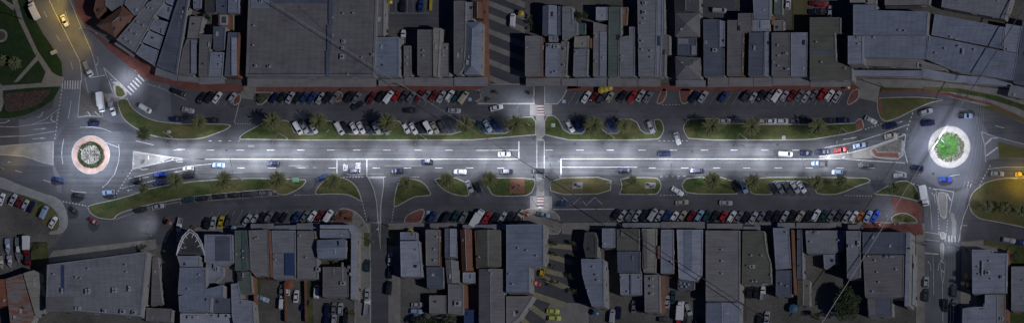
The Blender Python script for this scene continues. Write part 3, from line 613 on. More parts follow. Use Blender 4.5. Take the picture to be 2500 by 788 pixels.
B('tan patio roof behind the L-shaped grey roof',3.8,[(1518,18),(1533,18),(1530,60),(1520,62)],'orange',cat='patio roof',name='patio_roof')
B('long dark grey roof dotted with white skylight domes',6.6,[(1556,-14),(1605,-14),(1601,187),(1559,187)],'grey',seam=1.5,v=((1573,12),(1573,32),(1574,46),(1567,58),(1562,88),(1568,101),(1562,107),(1562,114),(1568,122),(1590,125),(1590,140)),units=((1573,8,9,7),(1572,31,8,8)),awn=([(1558,192),(1612,192),(1612,211),(1558,211)],))
B('narrow pale roof strip with blue tarpaulin stripes',5.8,[(1607,-14),(1618,-14),(1618,60),(1612,187),(1603,187)],'pale',boxes=((1605,88,1611,112,0.3,'navy'),))
B('narrow grey-brown roof along the dark service lane',5.2,[(1620,-14),(1622,84),(1634,86),(1634,132),(1624,133),(1623,186),(1613,186),(1619,62)],'taupe')
# --- right of lane
B('dark gabled roof at the top beside the service lane',6.2,[(1646,-14),(1707,-14),(1707,29),(1646,29)],'dark','gable',ridge=0,rise=1.4)
B('grey pyramid roof, the upper of two by the service lane',6.0,[(1648,32),(1708,32),(1708,90),(1648,90)],'taupe','pyramid',rise=2.0)
B('low blue-grey sheds between the two pyramid roofs',4.2,[(1654,93),(1700,93),(1700,135),(1654,135)],'slate',boxes=((1656,95,1680,108,0.2,'pale'),(1688,112,1698,134,0.5,'pale')))
B('grey hipped roof, the lower of two by the service lane',6.1,[(1648,138),(1710,141),(1711,192),(1650,192)],'taupe','hip',ridge=1,rise=1.9,awn=([(1650,196),(1722,196),(1722,212),(1650,212)],))
B('long slate roof with one square rooftop box',6.0,[(1717,48),(1755,48),(1757,116),(1768,118),(1768,187),(1718,187)],'slate',units=((1722,104,6,7),(1745,123,10,8)),awn=([(1728,190),(1778,190),(1778,212),(1728,212)],))
B('pale narrow gabled roof beside the red-edged tan roof',5.5,[(1757,49),(1770,53),(1770,114),(1758,114)],'pale')
B('tan stepped roof with a red left edge',6.3,[(1776,50),(1802,50),(1802,33),(1838,33),(1836,76),(1815,80),(1812,186),(1775,186)],'taupe',wall='b',awn=([(1780,190),(1838,190),(1838,211),(1780,211)],))
B('pale blue roof at the top of the stepped shop cluster',5.9,[(1838,-14),(1880,-14),(1880,47),(1840,47)],'blue')
B('pale roof with rounded shaded side above the blue-grey roof',5.2,[(1833,49),(1878,49),(1878,76),(1833,77)],'pale',boxes=((1856,50,1877,71,0.35,'white'),))
B('blue-grey oblong shop roof with pale strip on its right',5.8,[(1829,80),(1867,80),(1865,185),(1827,185)],'slate',awn=([(1840,190),(1884,190),(1884,211),(1840,211)],),seam=1.6)
B('pale narrow roof strip beside the two-tone gabled roof',5.0,[(1869,78),(1880,78),(1880,187),(1867,187)],'pale')
B('dark left half of the two-tone gabled shop roof',6.1,[(1884,80),(1929,80),(1929,187),(1884,187)],'taupe',v=((1900,111),(1916,131),(1901,137),(1889,153),(1901,161),(1920,168)),units=((1918,131,10,4),(1922,169,9,4)),awn=([(1886,191),(1976,191),(1976,209),(1886,209)],))
B('pale right half of the two-tone gabled shop roof',6.25,[(1931,80),(1973,80),(1970,187),(1931,187)],'pale')
B('green roofed shed in the back yard at the top',3.0,[(1890,-10),(1910,-10),(1910,36),(1890,36)],'green',cat='shed',name='shed')
B('low beige garage roof behind the two-tone roof',3.4,[(1889,50),(1913,50),(1913,75),(1889,76)],'tan',cat='garage',name='garage')
B('large olive-tan flat roof with a pale cross strip',7.2,[(1977,43),(2052,43),(2052,80),(2038,80),(2041,150),(2080,166),(2080,196),(1977,196)],'olive',boxes=((1978,122,2039,133,0.12,'slate'),),v=((1994,103),(2006,152),(2064,167)),seam=2.0,awn=([(1978,199),(2076,199),(2076,212),(1978,212)],))
# --- upper right sheds
B('tan back roof at the top beside the first large pale shed',5.2,[(2075,-14),(2139,-14),(2139,10),(2075,10)],'cream')
B('pale tan roof touching the top edge above the large sheds',5.4,[(2160,-14),(2270,-14),(2268,12),(2160,14)],'tan',boxes=((2162,15,2250,22,0.1,'dark'),))
B('large pale blue shed roof, top left of the shed group',10.5,[(2083,12),(2139,12),(2139,26),(2266,29),(2263,85),(2083,86)],'blue',seam=2.2,v=((2196,75),(2210,76)))
B('small pale shed roof at the lower left of the shed group',9.5,[(2070,88),(2106,88),(2107,156),(2070,157)],'pale',seam=1.6,v=((2094,92),(2099,92),(2096,108)))
B('wide pale blue shed roof in the lower row of sheds',7.6,[(2108,88),(2266,88),(2262,143),(2109,140)],'blue',seam=2.2,v=((2134,92),(2188,87)))
B('rough tan lean-to below the wide pale blue shed',4.2,[(2110,143),(2220,145),(2250,148),(2310,166),(2310,172),(2200,165),(2110,160)],'tan')
B('long white awning roof along the footpath of the shed group',3.6,[(2083,171),(2250,172),(2248,187),(2083,186)],'pale',cat='awning',name='street_awning',par=0,seam=1.4)
B('second long pale awning bending along the upper right footpath',3.4,[(2251,166),(2330,182),(2415,190),(2470,204),(2470,212),(2330,198),(2250,188)],'pale',cat='awning',name='street_awning',par=0)
B('tilted large blue shed roof right of the narrow dark gap',7.9,[(2282,35),(2453,67),(2447,120),(2274,86)],'blue',seam=2.2,v=((2322,91),))
B('narrow pale roof at the right end of the tilted shed',7.3,[(2456,58),(2495,65),(2484,130),(2449,124)],'pale',v=((2453,118),(2461,121)))
B('largest tilted pale roof of the shed group above the footpath',7.5,[(2268,88),(2485,132),(2473,197),(2360,178),(2330,172),(2262,145)],'blue',seam=2.2,v=((2285,130),(2308,119),(2380,122)),units=((2341,113,6,4),(2351,126,4,12),(2334,96,5,3)))
B('slate blue roof cut by the right edge of the picture',7.0,[(2497,50),(2560,60),(2560,225),(2474,203),(2487,130)],'slate',seam=2)
B('pale shed roof touching the top edge at the upper right',6.6,[(2302,-14),(2470,-6),(2453,48),(2298,18)],'grey',seam=2.0)
B('grey loading roof by the right edge above the verge',4.6,[(2468,207),(2540,222),(2540,250),(2460,234)],'grey')
# --- lower left
B('terracotta roof in the bottom left corner',5.0,[(-20,682),(11,680),(19,745),(-20,750)],'terra','flat','b',par=0)
B('rusty corrugated shed roof in the bottom left corner',5.4,[(12,680),(54,667),(84,772),(70,800),(26,800),(20,745)],'rusty',rust=(.22,.085,.05),par=0,seam=0.8,cat='shed',name='shed')
B('pale sloping roof strip right of the rusty corrugated shed',5.8,[(56,666),(82,658),(94,664),(105,756),(86,770)],'cream',par=0)
B('big grey warehouse roof with a blue skylight strip',9.0,[(115,645),(360,613),(344,772),(112,752)],'grey',par=0.5,seam=2.4,cat='warehouse',name='warehouse',boxes=((149,646,157,712,0.1,'navy'),(112,724,180,760,0.25,'taupe')),
  v=((131,669),(186,676),(197,679),(216,655),(307,646),(310,663)),units=((151,709,4,12),(210,711,4,13),(217,710,4,13),(276,708,4,13),(282,708,4,13),(315,704,4,14),(190,752,14,8),(254,758,8,9),(299,760,12,10),(327,762,9,9)))
B('small taupe roof at the bottom beside the big warehouse',5.2,[(358,750),(420,753),(418,784),(356,782)],'taupe')
B('narrow brown yard roof between warehouse and dark alley',4.0,[(372,626),(385,626),(391,700),(396,740),(368,745)],'taupe',par=0)
# --- lower centre-left white complex
arch=B('pointed arch building with glazed white ribs around a dark floor',7.5,[(434,620),(440,596),(452,574),(464,560),(478,572),(490,594),(497,621)],'dark',cat='arched building',name='arched_building',par=0.9)
for dz,k in ((7.9,0),(7.7,3.2)):
    pts=[W(x,y,dz) for x,y in ((431-k*.2,622),(436+k,598+k),(446+k,576+k),(463,559+k*2),(480-k,571+k),(493-k,594+k),(499,622))]; o=arch.location
    MB().tube([(p.x-o.x,p.y-o.y,dz) for p in pts],.22,6).build('rib',M_WMET,arch)
for a in ((436,600,446,606),(442,586,450,594),(451,572,457,582),(474,568,468,579),(484,580,476,590),(492,596,482,602)):
    p,q_=W(a[0],a[1],7.8),W(a[2],a[3],7.7); MB().tube([(p.x-o.x,p.y-o.y,7.8),(q_.x-o.x,q_.y-o.y,7.7)],.14,5).build('rib',M_WMET,arch)
B('pale blue-grey roof in front of the pointed arch building',8.8,[(432,624),(488,624),(488,650),(440,650)],'pale')
B('broad pale blue roof left of the dark recess',9.2,[(439,652),(503,652),(503,718),(434,718)],'blue',v=((487,670),(460,705)),seam=1.8)
B('pale roof with slate blue panel right of the pointed arch',7.2,[(499,572),(568,572),(570,640),(545,648),(499,640)],'pale',boxes=((526,576,561,636,0.15,'slate'),))
B('pale louvred roof beside the L-shaped dark recess',6.2,[(503,642),(527,640),(545,650),(545,672),(526,690),(503,690)],'pale',units=((523,650,2,12),(527,654,2,12),(532,656,2,12)))
B('dark brown sunken terrace in the white complex',3.5,[(547,646),(574,646),(574,692),(526,692),(526,675),(547,672)],'taupe',cat='terrace',name='roof_terrace')
B('pale blue flat roof left of the bottom white complex courtyard',9.0,[(436,722),(545,694),(545,725),(516,725),(514,760),(438,760)],'blue',seam=1.8)
B('small blue-grey roof panel in the bottom white complex',6.0,[(518,726),(566,728),(566,762),(520,762)],'slate')
B('big white roof sloping to the bottom of the white complex',6.4,[(564,692),(580,690),(590,730),(618,734),(622,800),(572,800),(566,768)],'pale')
B('white balcony block along the bottom edge',4.8,[(440,764),(560,766),(580,784),(580,800),(440,800)],'white',v=((505,764),(520,770)),units=((470,774,24,7),(552,770,34,9)))
B('two-tone green roof beside the white complex',6.2,[(573,562),(602,562),(612,658),(574,660)],'green',boxes=((590,564,601,656,0.15,'teal'),),v=((577,620),(593,612),(594,628)))
B('grey-green roof with a dark square hatch',5.5,[(577,662),(612,662),(616,714),(584,717)],'green',boxes=((578,662,590,685,0.2,'dark'),),v=((594,668),(594,674)))
B('plain brown-grey oblong roof with orange side walls',6.4,[(607,562),(655,560),(659,674),(626,676),(612,660)],'tan',wall='b',v=((624,582),(630,580)),awn=([(612,546),(668,545),(668,560),(612,560)],))
B('grey roof carrying a tall dark solar panel array',6.0,[(664,562),(721,562),(722,680),(668,680)],'grey',v=((673,622),(673,633)),boxes=((695,617,719,671,0.35,'navy'),),awn=([(670,550),(722,549),(722,560),(670,560)],))
B('brown-grey wide roof left of the pale domed roof',5.8,[(726,563),(770,563),(776,680),(726,680)],'tan',v=((733,576),(748,628)),awn=([(724,545),(780,543),(780,560),(724,560)],))
B('pale blue vaulted roof inside a white parapet frame',7.4,[(774,585),(844,583),(843,629),(776,630)],'blue','gable',ridge=1,rise=1.0)
B('upper pale grey roof behind the vaulted roof by the side street',6.2,[(781,560),(856,560),(856,580),(781,580)],'pale')
B('dark square roof with pipes and one white unit',5.9,[(788,651),(851,651),(851,724),(788,724)],'taupe',units=((837,691,12,9),(776,657,10,9)),boxes=((812,652,816,668,0.2,'cream'),(834,640,838,686,0.2,'cream')))
B('white parapet wall block along the side street corner',6.8,[(781,548),(864,548),(870,562),(868,728),(856,730),(857,572),(850,558),(781,557)],'white',par=0)
# --- lower block 2
B('large plain white-lilac roof right of the side street',6.6,[(977,588),(1024,588),(1031,674),(979,675)],'white',seam=1.8,cat='shop building')
B('small pale roof above the plain white-lilac roof',5.6,[(977,566),(1017,566),(1018,585),(977,585)],'pale')
B('tan roof with slim brown parapet wall at its right',6.2,[(1039,560),(1074,560),(1073,648),(1040,648)],'tan',wall='b',v=((1061,608),(1061,635),(1068,578)),awn=([(1050,545),(1090,544),(1090,557),(1050,557)],))
B('slate square roof below the tan roof',5.6,[(1041,651),(1082,651),(1082,702),(1043,702)],'slate')
B('pale roof beside an orange yard at the bottom',4.4,[(1048,720),(1090,720),(1090,764),(1048,764)],'tan')
B('roof half slate and half white with a gabled tip',5.8,[(1086,557),(1113,557),(1115,629),(1086,629)],'slate',boxes=((1098,558,1113,626,0.4,'white'),))
B('grey gabled roof below the half white roof',5.2,[(1087,632),(1119,636),(1121,690),(1092,692)],'tan','gable',rise=0.8)
B('red-brown tiled gable roof in the lower centre block',6.0,[(1123,560),(1152,560),(1154,660),(1128,662)],'tile','gable','b',rise=1.3)
B('small white square roof below the red-brown tiles',4.8,[(1130,664),(1160,664),(1160,690),(1130,690)],'white')
B('plain tan flat roof with one raised grey square',5.3,[(1094,693),(1131,693),(1131,767),(1094,765)],'tan',units=((1117,740,15,12),))
B('dark tan gabled roof left of the big pale blue roof',6.5,[(1164,561),(1222,561),(1223,650),(1164,651)],'olive','gable',rise=1.2,v=((1170,627),),awn=([(1130,548),(1235,547),(1235,559),(1130,559)],))
B('long taupe gabled roof at the bottom of the centre block',6.0,[(1169,656),(1230,656),(1232,810),(1169,810)],'taupe','gable',rise=1.2,v=((1194,659),(1201,667),(1202,705)))
B('bright blue small roof at the bottom beside the taupe gable',3.6,[(1133,755),(1165,755),(1167,800),(1133,800)],'navy',cat='shed',name='shed')
B('big pale blue L-shaped roof beside the lower plaza',7.6,[(1236,548),(1327,546),(1327,647),(1292,651),(1292,712),(1236,713)],'blue',seam=2.0,v=((1266,606),(1287,611),(1311,624),(1244,668),(1252,693)))
B('grey roof at the bottom left of the striped lower plaza',5.4,[(1236,722),(1302,722),(1268,774),(1236,800)],'tan')
# --- lower block 3
B('dark-floored octagonal corner building with cream rim',5.8,[(1428,566),(1452,566),(1458,582),(1458,625),(1430,628),(1424,600)],'dark',par=0.8)
B('curved pale blue roof facing the lower plaza',8.0,[(1419,631),(1474,632),(1475,747),(1445,747),(1430,704),(1421,668)],'blue',seam=1.8,v=((1449,651),(1436,708)),units=((1460,683,6,4),(1457,670,8,3)))
B('pale lilac roof right of the octagonal corner building',6.0,[(1470,557),(1502,557),(1502,604),(1470,604)],'pale')
B('tan upper roof where the overhead cable crosses the shops',6.2,[(1506,558),(1560,558),(1560,610),(1506,610)],'olive',awn=([(1520,544),(1612,543),(1612,555),(1520,555)],))
B('slate roof joined below the tan upper roof',5.8,[(1507,613),(1563,613),(1563,664),(1508,664)],'slate')
B('pale roof with a dark wedge slit',5.4,[(1513,667),(1567,667),(1567,719),(1515,719)],'pale',boxes=((1538,669,1541,718,0.4,'slate'),),v=((1519,677),(1563,677),(1534,711)))
B('narrow roof dark on the left and cream on the right',5.6,[(1567,558),(1604,558),(1601,664),(1571,664)],'cream',boxes=((1568,560,1580,655,0.2,'taupe'),))
B('tan roof with three pale rooftop vents in a line',5.7,[(1573,670),(1610,670),(1612,761),(1574,761)],'tan',units=((1591,680,7,5),(1591,698,7,5),(1591,716,7,5)))
B('plain pale blue oblong roof beside orange walls',6.1,[(1614,560),(1645,560),(1645,667),(1613,667)],'pale',wall='b',v=((1640,638),),awn=([(1614,541),(1720,541),(1720,558),(1614,558)],))
B('white ribbed roof with rounded shadow bands',6.4,[(1652,560),(1716,560),(1714,670),(1698,686),(1657,680)],'white',seam=2.8,boxes=((1670,562,1690,660,0.15,'blue'),))
B('white framed rooftop rack of stored goods',3.8,[(1655,683),(1695,683),(1695,705),(1655,707)],'slate',cat='storage frame',name='storage_frame',v=((1662,690),(1672,692),(1682,694),(1664,699),(1676,700)))
B('widest plain tan roof of the lower row',7.0,[(1723,562),(1806,562),(1806,734),(1723,734)],'tan',seam=2.0,v=((1763,609),(1763,637),(1763,667)),awn=([(1726,545),(1812,545),(1812,558),(1726,558)],))
B('pale blue gabled roof at the bottom below the widest tan roof',6.0,[(1723,738),(1806,738),(1806,810),(1723,810)],'blue','gable',rise=1.0)
B('dark olive roof with stepped shadowed right side',6.4,[(1813,563),(1865,563),(1871,612),(1881,640),(1883,691),(1811,693)],'olive',v=((1835,623),(1860,623),(1883,671),(1838,686),(1847,686)),units=((1836,650,12,8),(1825,648,4,4)),awn=([(1815,552),(1856,552),(1856,561),(1815,561)],))
B('pale grey narrow roof with an orange wall on its right',6.0,[(1887,556),(1926,556),(1932,654),(1894,657)],'pale',wall='b',v=((1920,567),),awn=([(1898,543),(1940,543),(1940,556),(1898,556)],))
B('blue-grey roof below the pale grey narrow roof',5.5,[(1894,659),(1933,659),(1933,721),(1894,721)],'slate',v=((1907,692),(1922,698)))
B('thin grey roof strip right of the orange wall',5.0,[(1946,560),(1958,560),(1960,680),(1946,680)],'slate')
B('ribbed olive shed roof beside the dark back yard',4.2,[(1947,683),(1977,683),(1976,745),(1947,745)],'olive','gable',rise=0.6,cat='shed',name='shed')
B('pale grey stepped roof left of the dark back yard',5.8,[(1966,562),(2060,562),(2060,604),(2036,619),(1970,618)],'grey',v=((1970,567),(1980,590),(2048,586)),units=((1993,567,8,5),),awn=([(1944,543),(2040,543),(2040,556),(1944,556)],))
B('light grey small roof beside the shaded yard gap',4.6,[(2010,621),(2046,621),(2046,640),(2012,655)],'pale')
B('narrow pale grey roof right of the shaded yard',9.5,[(2066,563),(2100,563),(2100,676),(2068,678)],'grey',units=((2076,600,10,6),(2096,594,6,12)),awn=([(2070,548),(2106,548),(2106,559),(2070,559)],))
B('slate blue roof at the front of the last lower block',9.0,[(2106,566),(2210,566),(2210,619),(2106,619)],'slate',seam=1.8)
B('large taupe roof with two dark vents behind the slate roof',9.2,[(2107,622),(2207,622),(2205,724),(2112,724)],'taupe',v=((2142,664),(2146,688),(2189,657),(2131,711),(2137,635),(2120,625)),units=((2163,626,6,5),(2176,626,9,4)))
B('long thin white roof along the right side of the last block',9.3,[(2212,566),(2222,566),(2219,746),(2208,746)],'pale',par=0)
B('thin white wall-top strip beside the right footpath',5.0,[(2229,620),(2233,620),(2232,744),(2227,744)],'white',par=0)
B('low blue-grey roof at the bottom of the last block',4.6,[(2118,727),(2178,727),(2178,770),(2120,772)],'slate',boxes=((2120,729,2136,768,0.2,'taupe'),))
# --- far lower right
B('pale blue roof with pipe lines right of the right-hand street',6.8,[(2373,609),(2424,609),(2424,617),(2459,618),(2457,714),(2374,716)],'pale',seam=2.2,v=((2389,651),(2391,669),(2421,680),(2417,637)),units=((2398,655,2,36),(2411,665,9,9),(2446,676,6,7)))
B('pale stepped roof at the bottom of the right-hand street',6.0,[(2350,752),(2377,748),(2404,748),(2405,718),(2436,718),(2436,800),(2349,800)],'pale')
B('narrow brown yard roof with white box at the bottom right',4.6,[(2438,718),(2455,718),(2454,800),(2438,800)],'tan',units=((2446,777,8,7),))
B('pale grey roof at the lower right edge of the picture',6.4,[(2469,650),(2560,650),(2560,758),(2469,757)],'grey',seam=2)
# --- orange party walls
for (x0,y0,x1,y1,hh,lab) in ((583,86,579,186,6.2,'orange brick party wall beside the dark lane'),(658,562,663,676,6.8,'orange brick party wall left of the solar panel roof'),(619,664,623,742,3.0,'orange brick garden wall beside the green yard strip'),(1160,562,1164,654,6.8,'brown party wall beside the dark tan gable'),
   (1608,600,1608,630,6.6,'short orange party wall left of the pale blue oblong roof'),(1617,672,1618,762,3.4,'orange brick yard wall beside the three-vent roof'),(1934,560,1941,718,6.4,'long orange party wall in the lower right block'),(1134,694,1136,752,4.2,'orange brick wall beside the plain tan roof'),
   (1443,94,1443,118,5.2,'short red-orange wall in the centre block'),(1886,40,1886,60,4.0,'orange wall by the green roofed shed'),(2461,610,2458,786,4.2,'yellow-brown boundary wall at the lower right'),(744,684,746,784,2.2,'dark boundary wall in the lower left car yard'),(695,690,697,784,2.4,'dark yard wall between parked cars and open yard')):
    wd=5 if 'orange' in lab or 'yellow' in lab else 3
    q=WP([(x0-wd/2,y0),(x0+wd/2,y0),(x1+wd/2,y1),(x1-wd/2,y1)],hh); o=MB().prism(q,0,hh); c=W((x0+x1)/2,(y0+y1)/2,0); tag(o.build('party_wall',M_ORP if ('orange' in lab or 'yellow' in lab) else M_BRICK,origin=(c.x,c.y,0)),lab,'wall')
# windows and doors on the walls that stand free and face the camera
def inside(p,q):
    x,y=p; c=False; n=len(q)
    for i in range(n):
        a,b=q[i],q[i-1]
        if (a[1]>y)!=(b[1]>y) and x<(b[0]-a[0])*(y-a[1])/(b[1]-a[1])+a[0]: c=not c
    return c
WMESH=MB().box((0,0,0),1.5,0.12,1.25).build('window',M_GLASS); FM=MB().box((0,0.02,-0.06),1.66,0.10,0.06).box((0,0.02,1.25),1.66,0.10,0.06).box((-0.79,0.02,0),0.08,0.10,1.25).box((0.79,0.02,0),0.08,0.10,1.25).build('frame',M_WMET)
DMESH=MB().box((0,0,0),1.1,0.12,2.1).build('door',M_DMET)
nwin=0
for q,h,root,O,lab in BLD:
    if 'awning' in lab or 'terrace' in lab: continue
    n=len(q); first=True
    for i in range(n):
        a=Vector(q[i]); b=Vector(q[(i+1)%n]); e=b-a; L=e.length
        if L<3.2: continue
        d=e/L; nrm=Vector((d.y,-d.x))
        if nrm.dot(Vector((0.8,-0.6)))<0.3: continue
        k=max(1,min(3,int(L/5)))
        for j in range(k):
            p=a+d*L*(j+0.5)/k; pt=p+nrm*1.0
            if any(inside(pt,qq) and hh>1.5 for qq,hh,_,_,_ in BLD): continue
            zz=1.0 if h<6 else 3.9
            rz=math.atan2(d.y,d.x); isd=first and h>3; src=DMESH if isd else WMESH; first=False
            o=src.copy(); SC.collection.objects.link(o); o.parent=root; o.location=(p.x+nrm.x*0.03-O[0],p.y+nrm.y*0.03-O[1],0.1 if isd else zz); o.rotation_euler=(0,0,rz); nwin+=1
            if not isd:
                f=FM.copy(); SC.collection.objects.link(f); f.parent=o; f.location=(0,-0.03,0)
for o in (WMESH,FM,DMESH): D.objects.remove(o)
# ------------------------------------------------------------------ vehicles
CC=dict(white=(.62,.62,.64),silver=(.33,.34,.37),grey=(.15,.155,.17),dark_grey=(.055,.058,.065),black=(.018,.019,.024),blue=(.022,.045,.15),navy=(.006,.011,.05),red=(.34,.022,.028),
 dark_red=(.14,.014,.018),teal=(.015,.055,.065),beige=(.34,.31,.25),yellow=(.46,.34,.03),lime=(.50,.55,.10),orange=(.35,.12,.03),light_blue=(.24,.33,.48),bright_blue=(.025,.07,.42))
CWORD={k:k.replace('_',' ') for k in CC}; CWORD['navy']='dark navy'
def paint(k):
    nm='car_paint_'+k
    if nm in MC: return MC[nm]
    m,t,b=newmat(nm); b.inputs['Base Color'].default_value=(*CC[k],1); b.inputs['Roughness'].default_value=0.4; b.inputs['Coat Weight'].default_value=0.25; b.inputs['Coat Roughness'].default_value=0.3
    f,_=pos_noise(t,0.8,3); t.links.new(ramp(t,f,[(0.3,sc(CC[k],0.85)),(0.7,CC[k])]),b.inputs['Base Color']); MC[nm]=m; return m
# type: length,width, stations (x,halfw,zlow,ztop) , cabin (xr0,xr1,xf1,xf0) rear-base,rear-top,front-top,front-base ; cabin height
T={'sedan':(4.75,1.84,.95,(-1.75,-1.15,.30,1.05),1.42),'hatchback':(4.15,1.76,.97,(-1.95,-1.45,.25,.95),1.46),'suv':(4.65,1.88,1.08,(-2.18,-1.85,.45,1.12),1.72),
 'wagon':(4.85,1.84,.97,(-2.25,-1.75,.35,1.08),1.46),'van':(5.1,1.95,1.15,(-2.48,-2.35,1.15,1.75),2.0)}
WHEEL=None
def wheelmesh():
    mb=MB(); n=14
    for yy0,yy1,r,mi in ((-0.11,0.11,.33,0),(-0.12,0.12,.19,1)):
        P=[(r*math.cos(6.28318*i/n),yy0,r*math.sin(6.28318*i/n)) for i in range(n)]+[(r*math.cos(6.28318*i/n),yy1,r*math.sin(6.28318*i/n)) for i in range(n)]
        mb.add(P,[tuple(range(n)),tuple(range(2*n-1,n-1,-1))]+[(i,n+i,n+(i+1)%n,(i+1)%n) for i in range(n)],mi)
    o=mb.build('wheel',[M_TYRE,M_METAL]); me=o.data; D.objects.remove(o); return me
WM_=wheelmesh()
def loft(mb,st):
    """st: list of (x,hw,z0,zm,zt,hwt)"""
    P=[];n=8
    for x,hw,z0,zm,zt,hwt in st:
        P+=[(x,-hw*.82,z0),(x,-hw,z0+.16),(x,-hw,zm),(x,-hwt,zt),(x,hwt,zt),(x,hw,zm),(x,hw,z0+.16),(x,hw*.82,z0)]
    F=[]
    for i in range(len(st)-1):
        for j in range(n): F.append((i*n+j,(i+1)*n+j,(i+1)*n+(j+1)%n,i*n+(j+1)%n))
    F.append(tuple(range(n-1,-1,-1))[::-1]); F.append(tuple(range((len(st)-1)*n,len(st)*n))[::-1])
    return mb.add(P,F)
PROTO={}
def car_proto(ty,col):
    k=(ty,col)
    if k in PROTO: return PROTO[k]
    root=empty('proto',(0,0,0)); pm=paint(col)
    if ty in T:
        L,Wd,belt,(xr0,xr1,xf1,xf0),H=T[ty]; h=L/2; w=Wd/2
        hood=belt-0.10 if ty!='van' else belt
        st=[(-h,w*.80,.38,.62,belt-.12,w*.66),(-h+.18,w*.95,.25,.70,belt-.03,w*.84),(xr0,w,.22,.72,belt,w*.9),(0,w,.22,.72,belt,w*.92),(xf0,w,.22,.72,belt,w*.9),(h-.55,w*.97,.22,.66,hood,w*.8),(h-.15,w*.86,.25,.58,hood-.12,w*.66),(h,w*.66,.34,.5,hood-.24,w*.5)]
        mb=MB(); loft(mb,st)
        # roof shell
        wb=w*.86; wt=w*.68
        RP=[(xr1,-wt,H),(xf1,-wt,H),(xf1,wt,H),(xr1,wt,H)]
        mb.add(RP+[(x,y*1.03,z-.07) for x,y,z in RP],[(0,1,2,3),(4,5,1,0),(5,6,2,1),(6,7,3,2),(7,4,0,3)])
        # mirrors
        mb.box((xf0-.25,-w-.08,belt-.02),.14,.2,.14); mb.box((xf0-.25,w+.08,belt-.02),.14,.2,.14)
        # pillars
        for sx in (-1,1): mb.tube([(xf0,sx*wb,belt),(xf1,sx*wt,H-.03)],.035,4); mb.tube([(xr0,sx*wb,belt),(xr1,sx*wt,H-.03)],.05,4)
        mb.build('body',pm,root)
        z1=H-.06
        MB().add([(xf0,-wb,belt-.01),(xf0,wb,belt-.01),(xf1,wt,z1),(xf1,-wt,z1),(xf0-.1,-wb,belt-.03),(xf0-.1,wb,belt-.03),(xf1-.1,wt,z1-.02),(xf1-.1,-wt,z1-.02)],[(0,1,2,3),(7,6,5,4)]).build('windscreen',M_CGLS,root)
        MB().add([(xr0,wb,belt-.01),(xr0,-wb,belt-.01),(xr1,-wt,z1),(xr1,wt,z1),(xr0+.1,wb,belt-.03),(xr0+.1,-wb,belt-.03),(xr1+.1,-wt,z1-.02),(xr1+.1,wt,z1-.02)],[(0,1,2,3),(7,6,5,4)]).build('rear_window',M_CGLS,root)
        if not(ty=='van'):
            for sx in (-1,1):
                f=[(xr0,sx*wb,belt-.01),(xf0,sx*wb,belt-.01),(xf1,sx*wt,z1),(xr1,sx*wt,z1)]
                MB().add(f,[(0,1,2,3)]).build('side_window',M_CGLS,root)
        else:
            o=root.children[0].data
            mb=MB()
            for sx in (-1,1): mb.add([(xr0,sx*wb,belt-.01),(xf0,sx*wb,belt-.01),(xf1,sx*wt,z1),(xr1,sx*wt,z1)],[(0,1,2,3)])
            mb.build('side_panel',pm,root)
        wx=(-L*.30,L*.31); wy=w-.12
    elif ty in('ute','tray_truck','box_truck'):
        L,w=(5.2,.93) if ty=='ute' else (6.2,1.05) if ty=='tray_truck' else (7.2,1.15)
        h=L/2; c0=h-2.9 if ty=='ute' else h-1.9; H=1.75 if ty=='ute' else 2.2; belt=1.1 if ty=='ute' else 1.35
        mb=MB()
        if ty=='ute': loft(mb,[(c0,w,.3,.75,belt,w*.92),(h-1.2,w,.3,.75,belt,w*.92),(h-.3,w*.9,.3,.65,belt-.12,w*.75),(h,w*.7,.4,.6,belt-.3,w*.55)])
        else: loft(mb,[(c0,w,.4,.9,belt,w*.92),(h-.3,w,.4,.9,belt,w*.92),(h,w*.9,.5,.8,belt-.2,w*.75)])
        xf0=h-1.25 if ty=='ute' else h-.25; xf1=xf0-.65 if ty=='ute' else xf0-.35
        mb.add([(c0+.1,-w*.75,H),(xf1,-w*.75,H),(xf1,w*.75,H),(c0+.1,w*.75,H),(c0,-w*.9,belt),(xf1,-w*.9,belt),(xf1,w*.9,belt),(c0,w*.9,belt)],[(0,1,2,3),(4,0,3,7),(4,5,1,0),(6,7,3,2)])
        mb.build('body',pm,root)
        MB().add([(xf0,-w*.86,belt),(xf0,w*.86,belt),(xf1,w*.74,H-.03),(xf1,-w*.74,H-.03)],[(0,1,2,3)]).build('windscreen',M_CGLS,root)
        if ty=='box_truck': MB().box(((-h+c0)/2,0,.75),c0+h-.1,2.3,2.3).build('cargo_box',M_WMET,root)
        else:
            tw=w*2; mb=MB().box(((-h+c0)/2,0,.62),c0+h-.1,tw,.2)
            for sx in(-1,1): mb.box(((-h+c0)/2,sx*(w-.04),.8),c0+h-.1,.08,.4)
            mb.box((-h+.06,0,.8),.08,tw-.1,.4); mb.build('tray',M_DMET if col!='white' else M_METAL,root)
        wx=(-L*.28,L*.32); wy=w-.14
    zs=.33
    for x in wx:
        for y in (-wy,wy):
            o=link(D.objects.new('wheel',WM_)); o.parent=root; o.location=(x,y,zs)
    PROTO[k]=root; return root
USED=set()
ROWS={}
def car(px,py,ang,col,ty,z=0.1): 
    pr=car_proto(ty,col)
    if (ty,col) in USED: r=copy_tree(pr)
    else: r=pr; USED.add((ty,col))
    p=W(px,py,0.75+z); r.location=(p.x,p.y,z); r.rotation_euler=(0,0,-R(ang)); r.name='car' if ty in('sedan','hatchback','suv','wagon') else ty if ty!='van' else 'van'
    return r
SHORT={'s':'sedan','h':'hatchback','u':'suv','w':'wagon','v':'van','t':'ute','b':'box_truck','k':'tray_truck'}
TW={'sedan':'sedan','hatchback':'hatchback','suv':'tall SUV','wagon':'station wagon','van':'van','ute':'open-backed ute','box_truck':'box truck','tray_truck':'tray truck'}
CATW={'sedan':'car','hatchback':'car','suv':'car','wagon':'car','van':'van','ute':'ute','box_truck':'truck','tray_truck':'truck'}
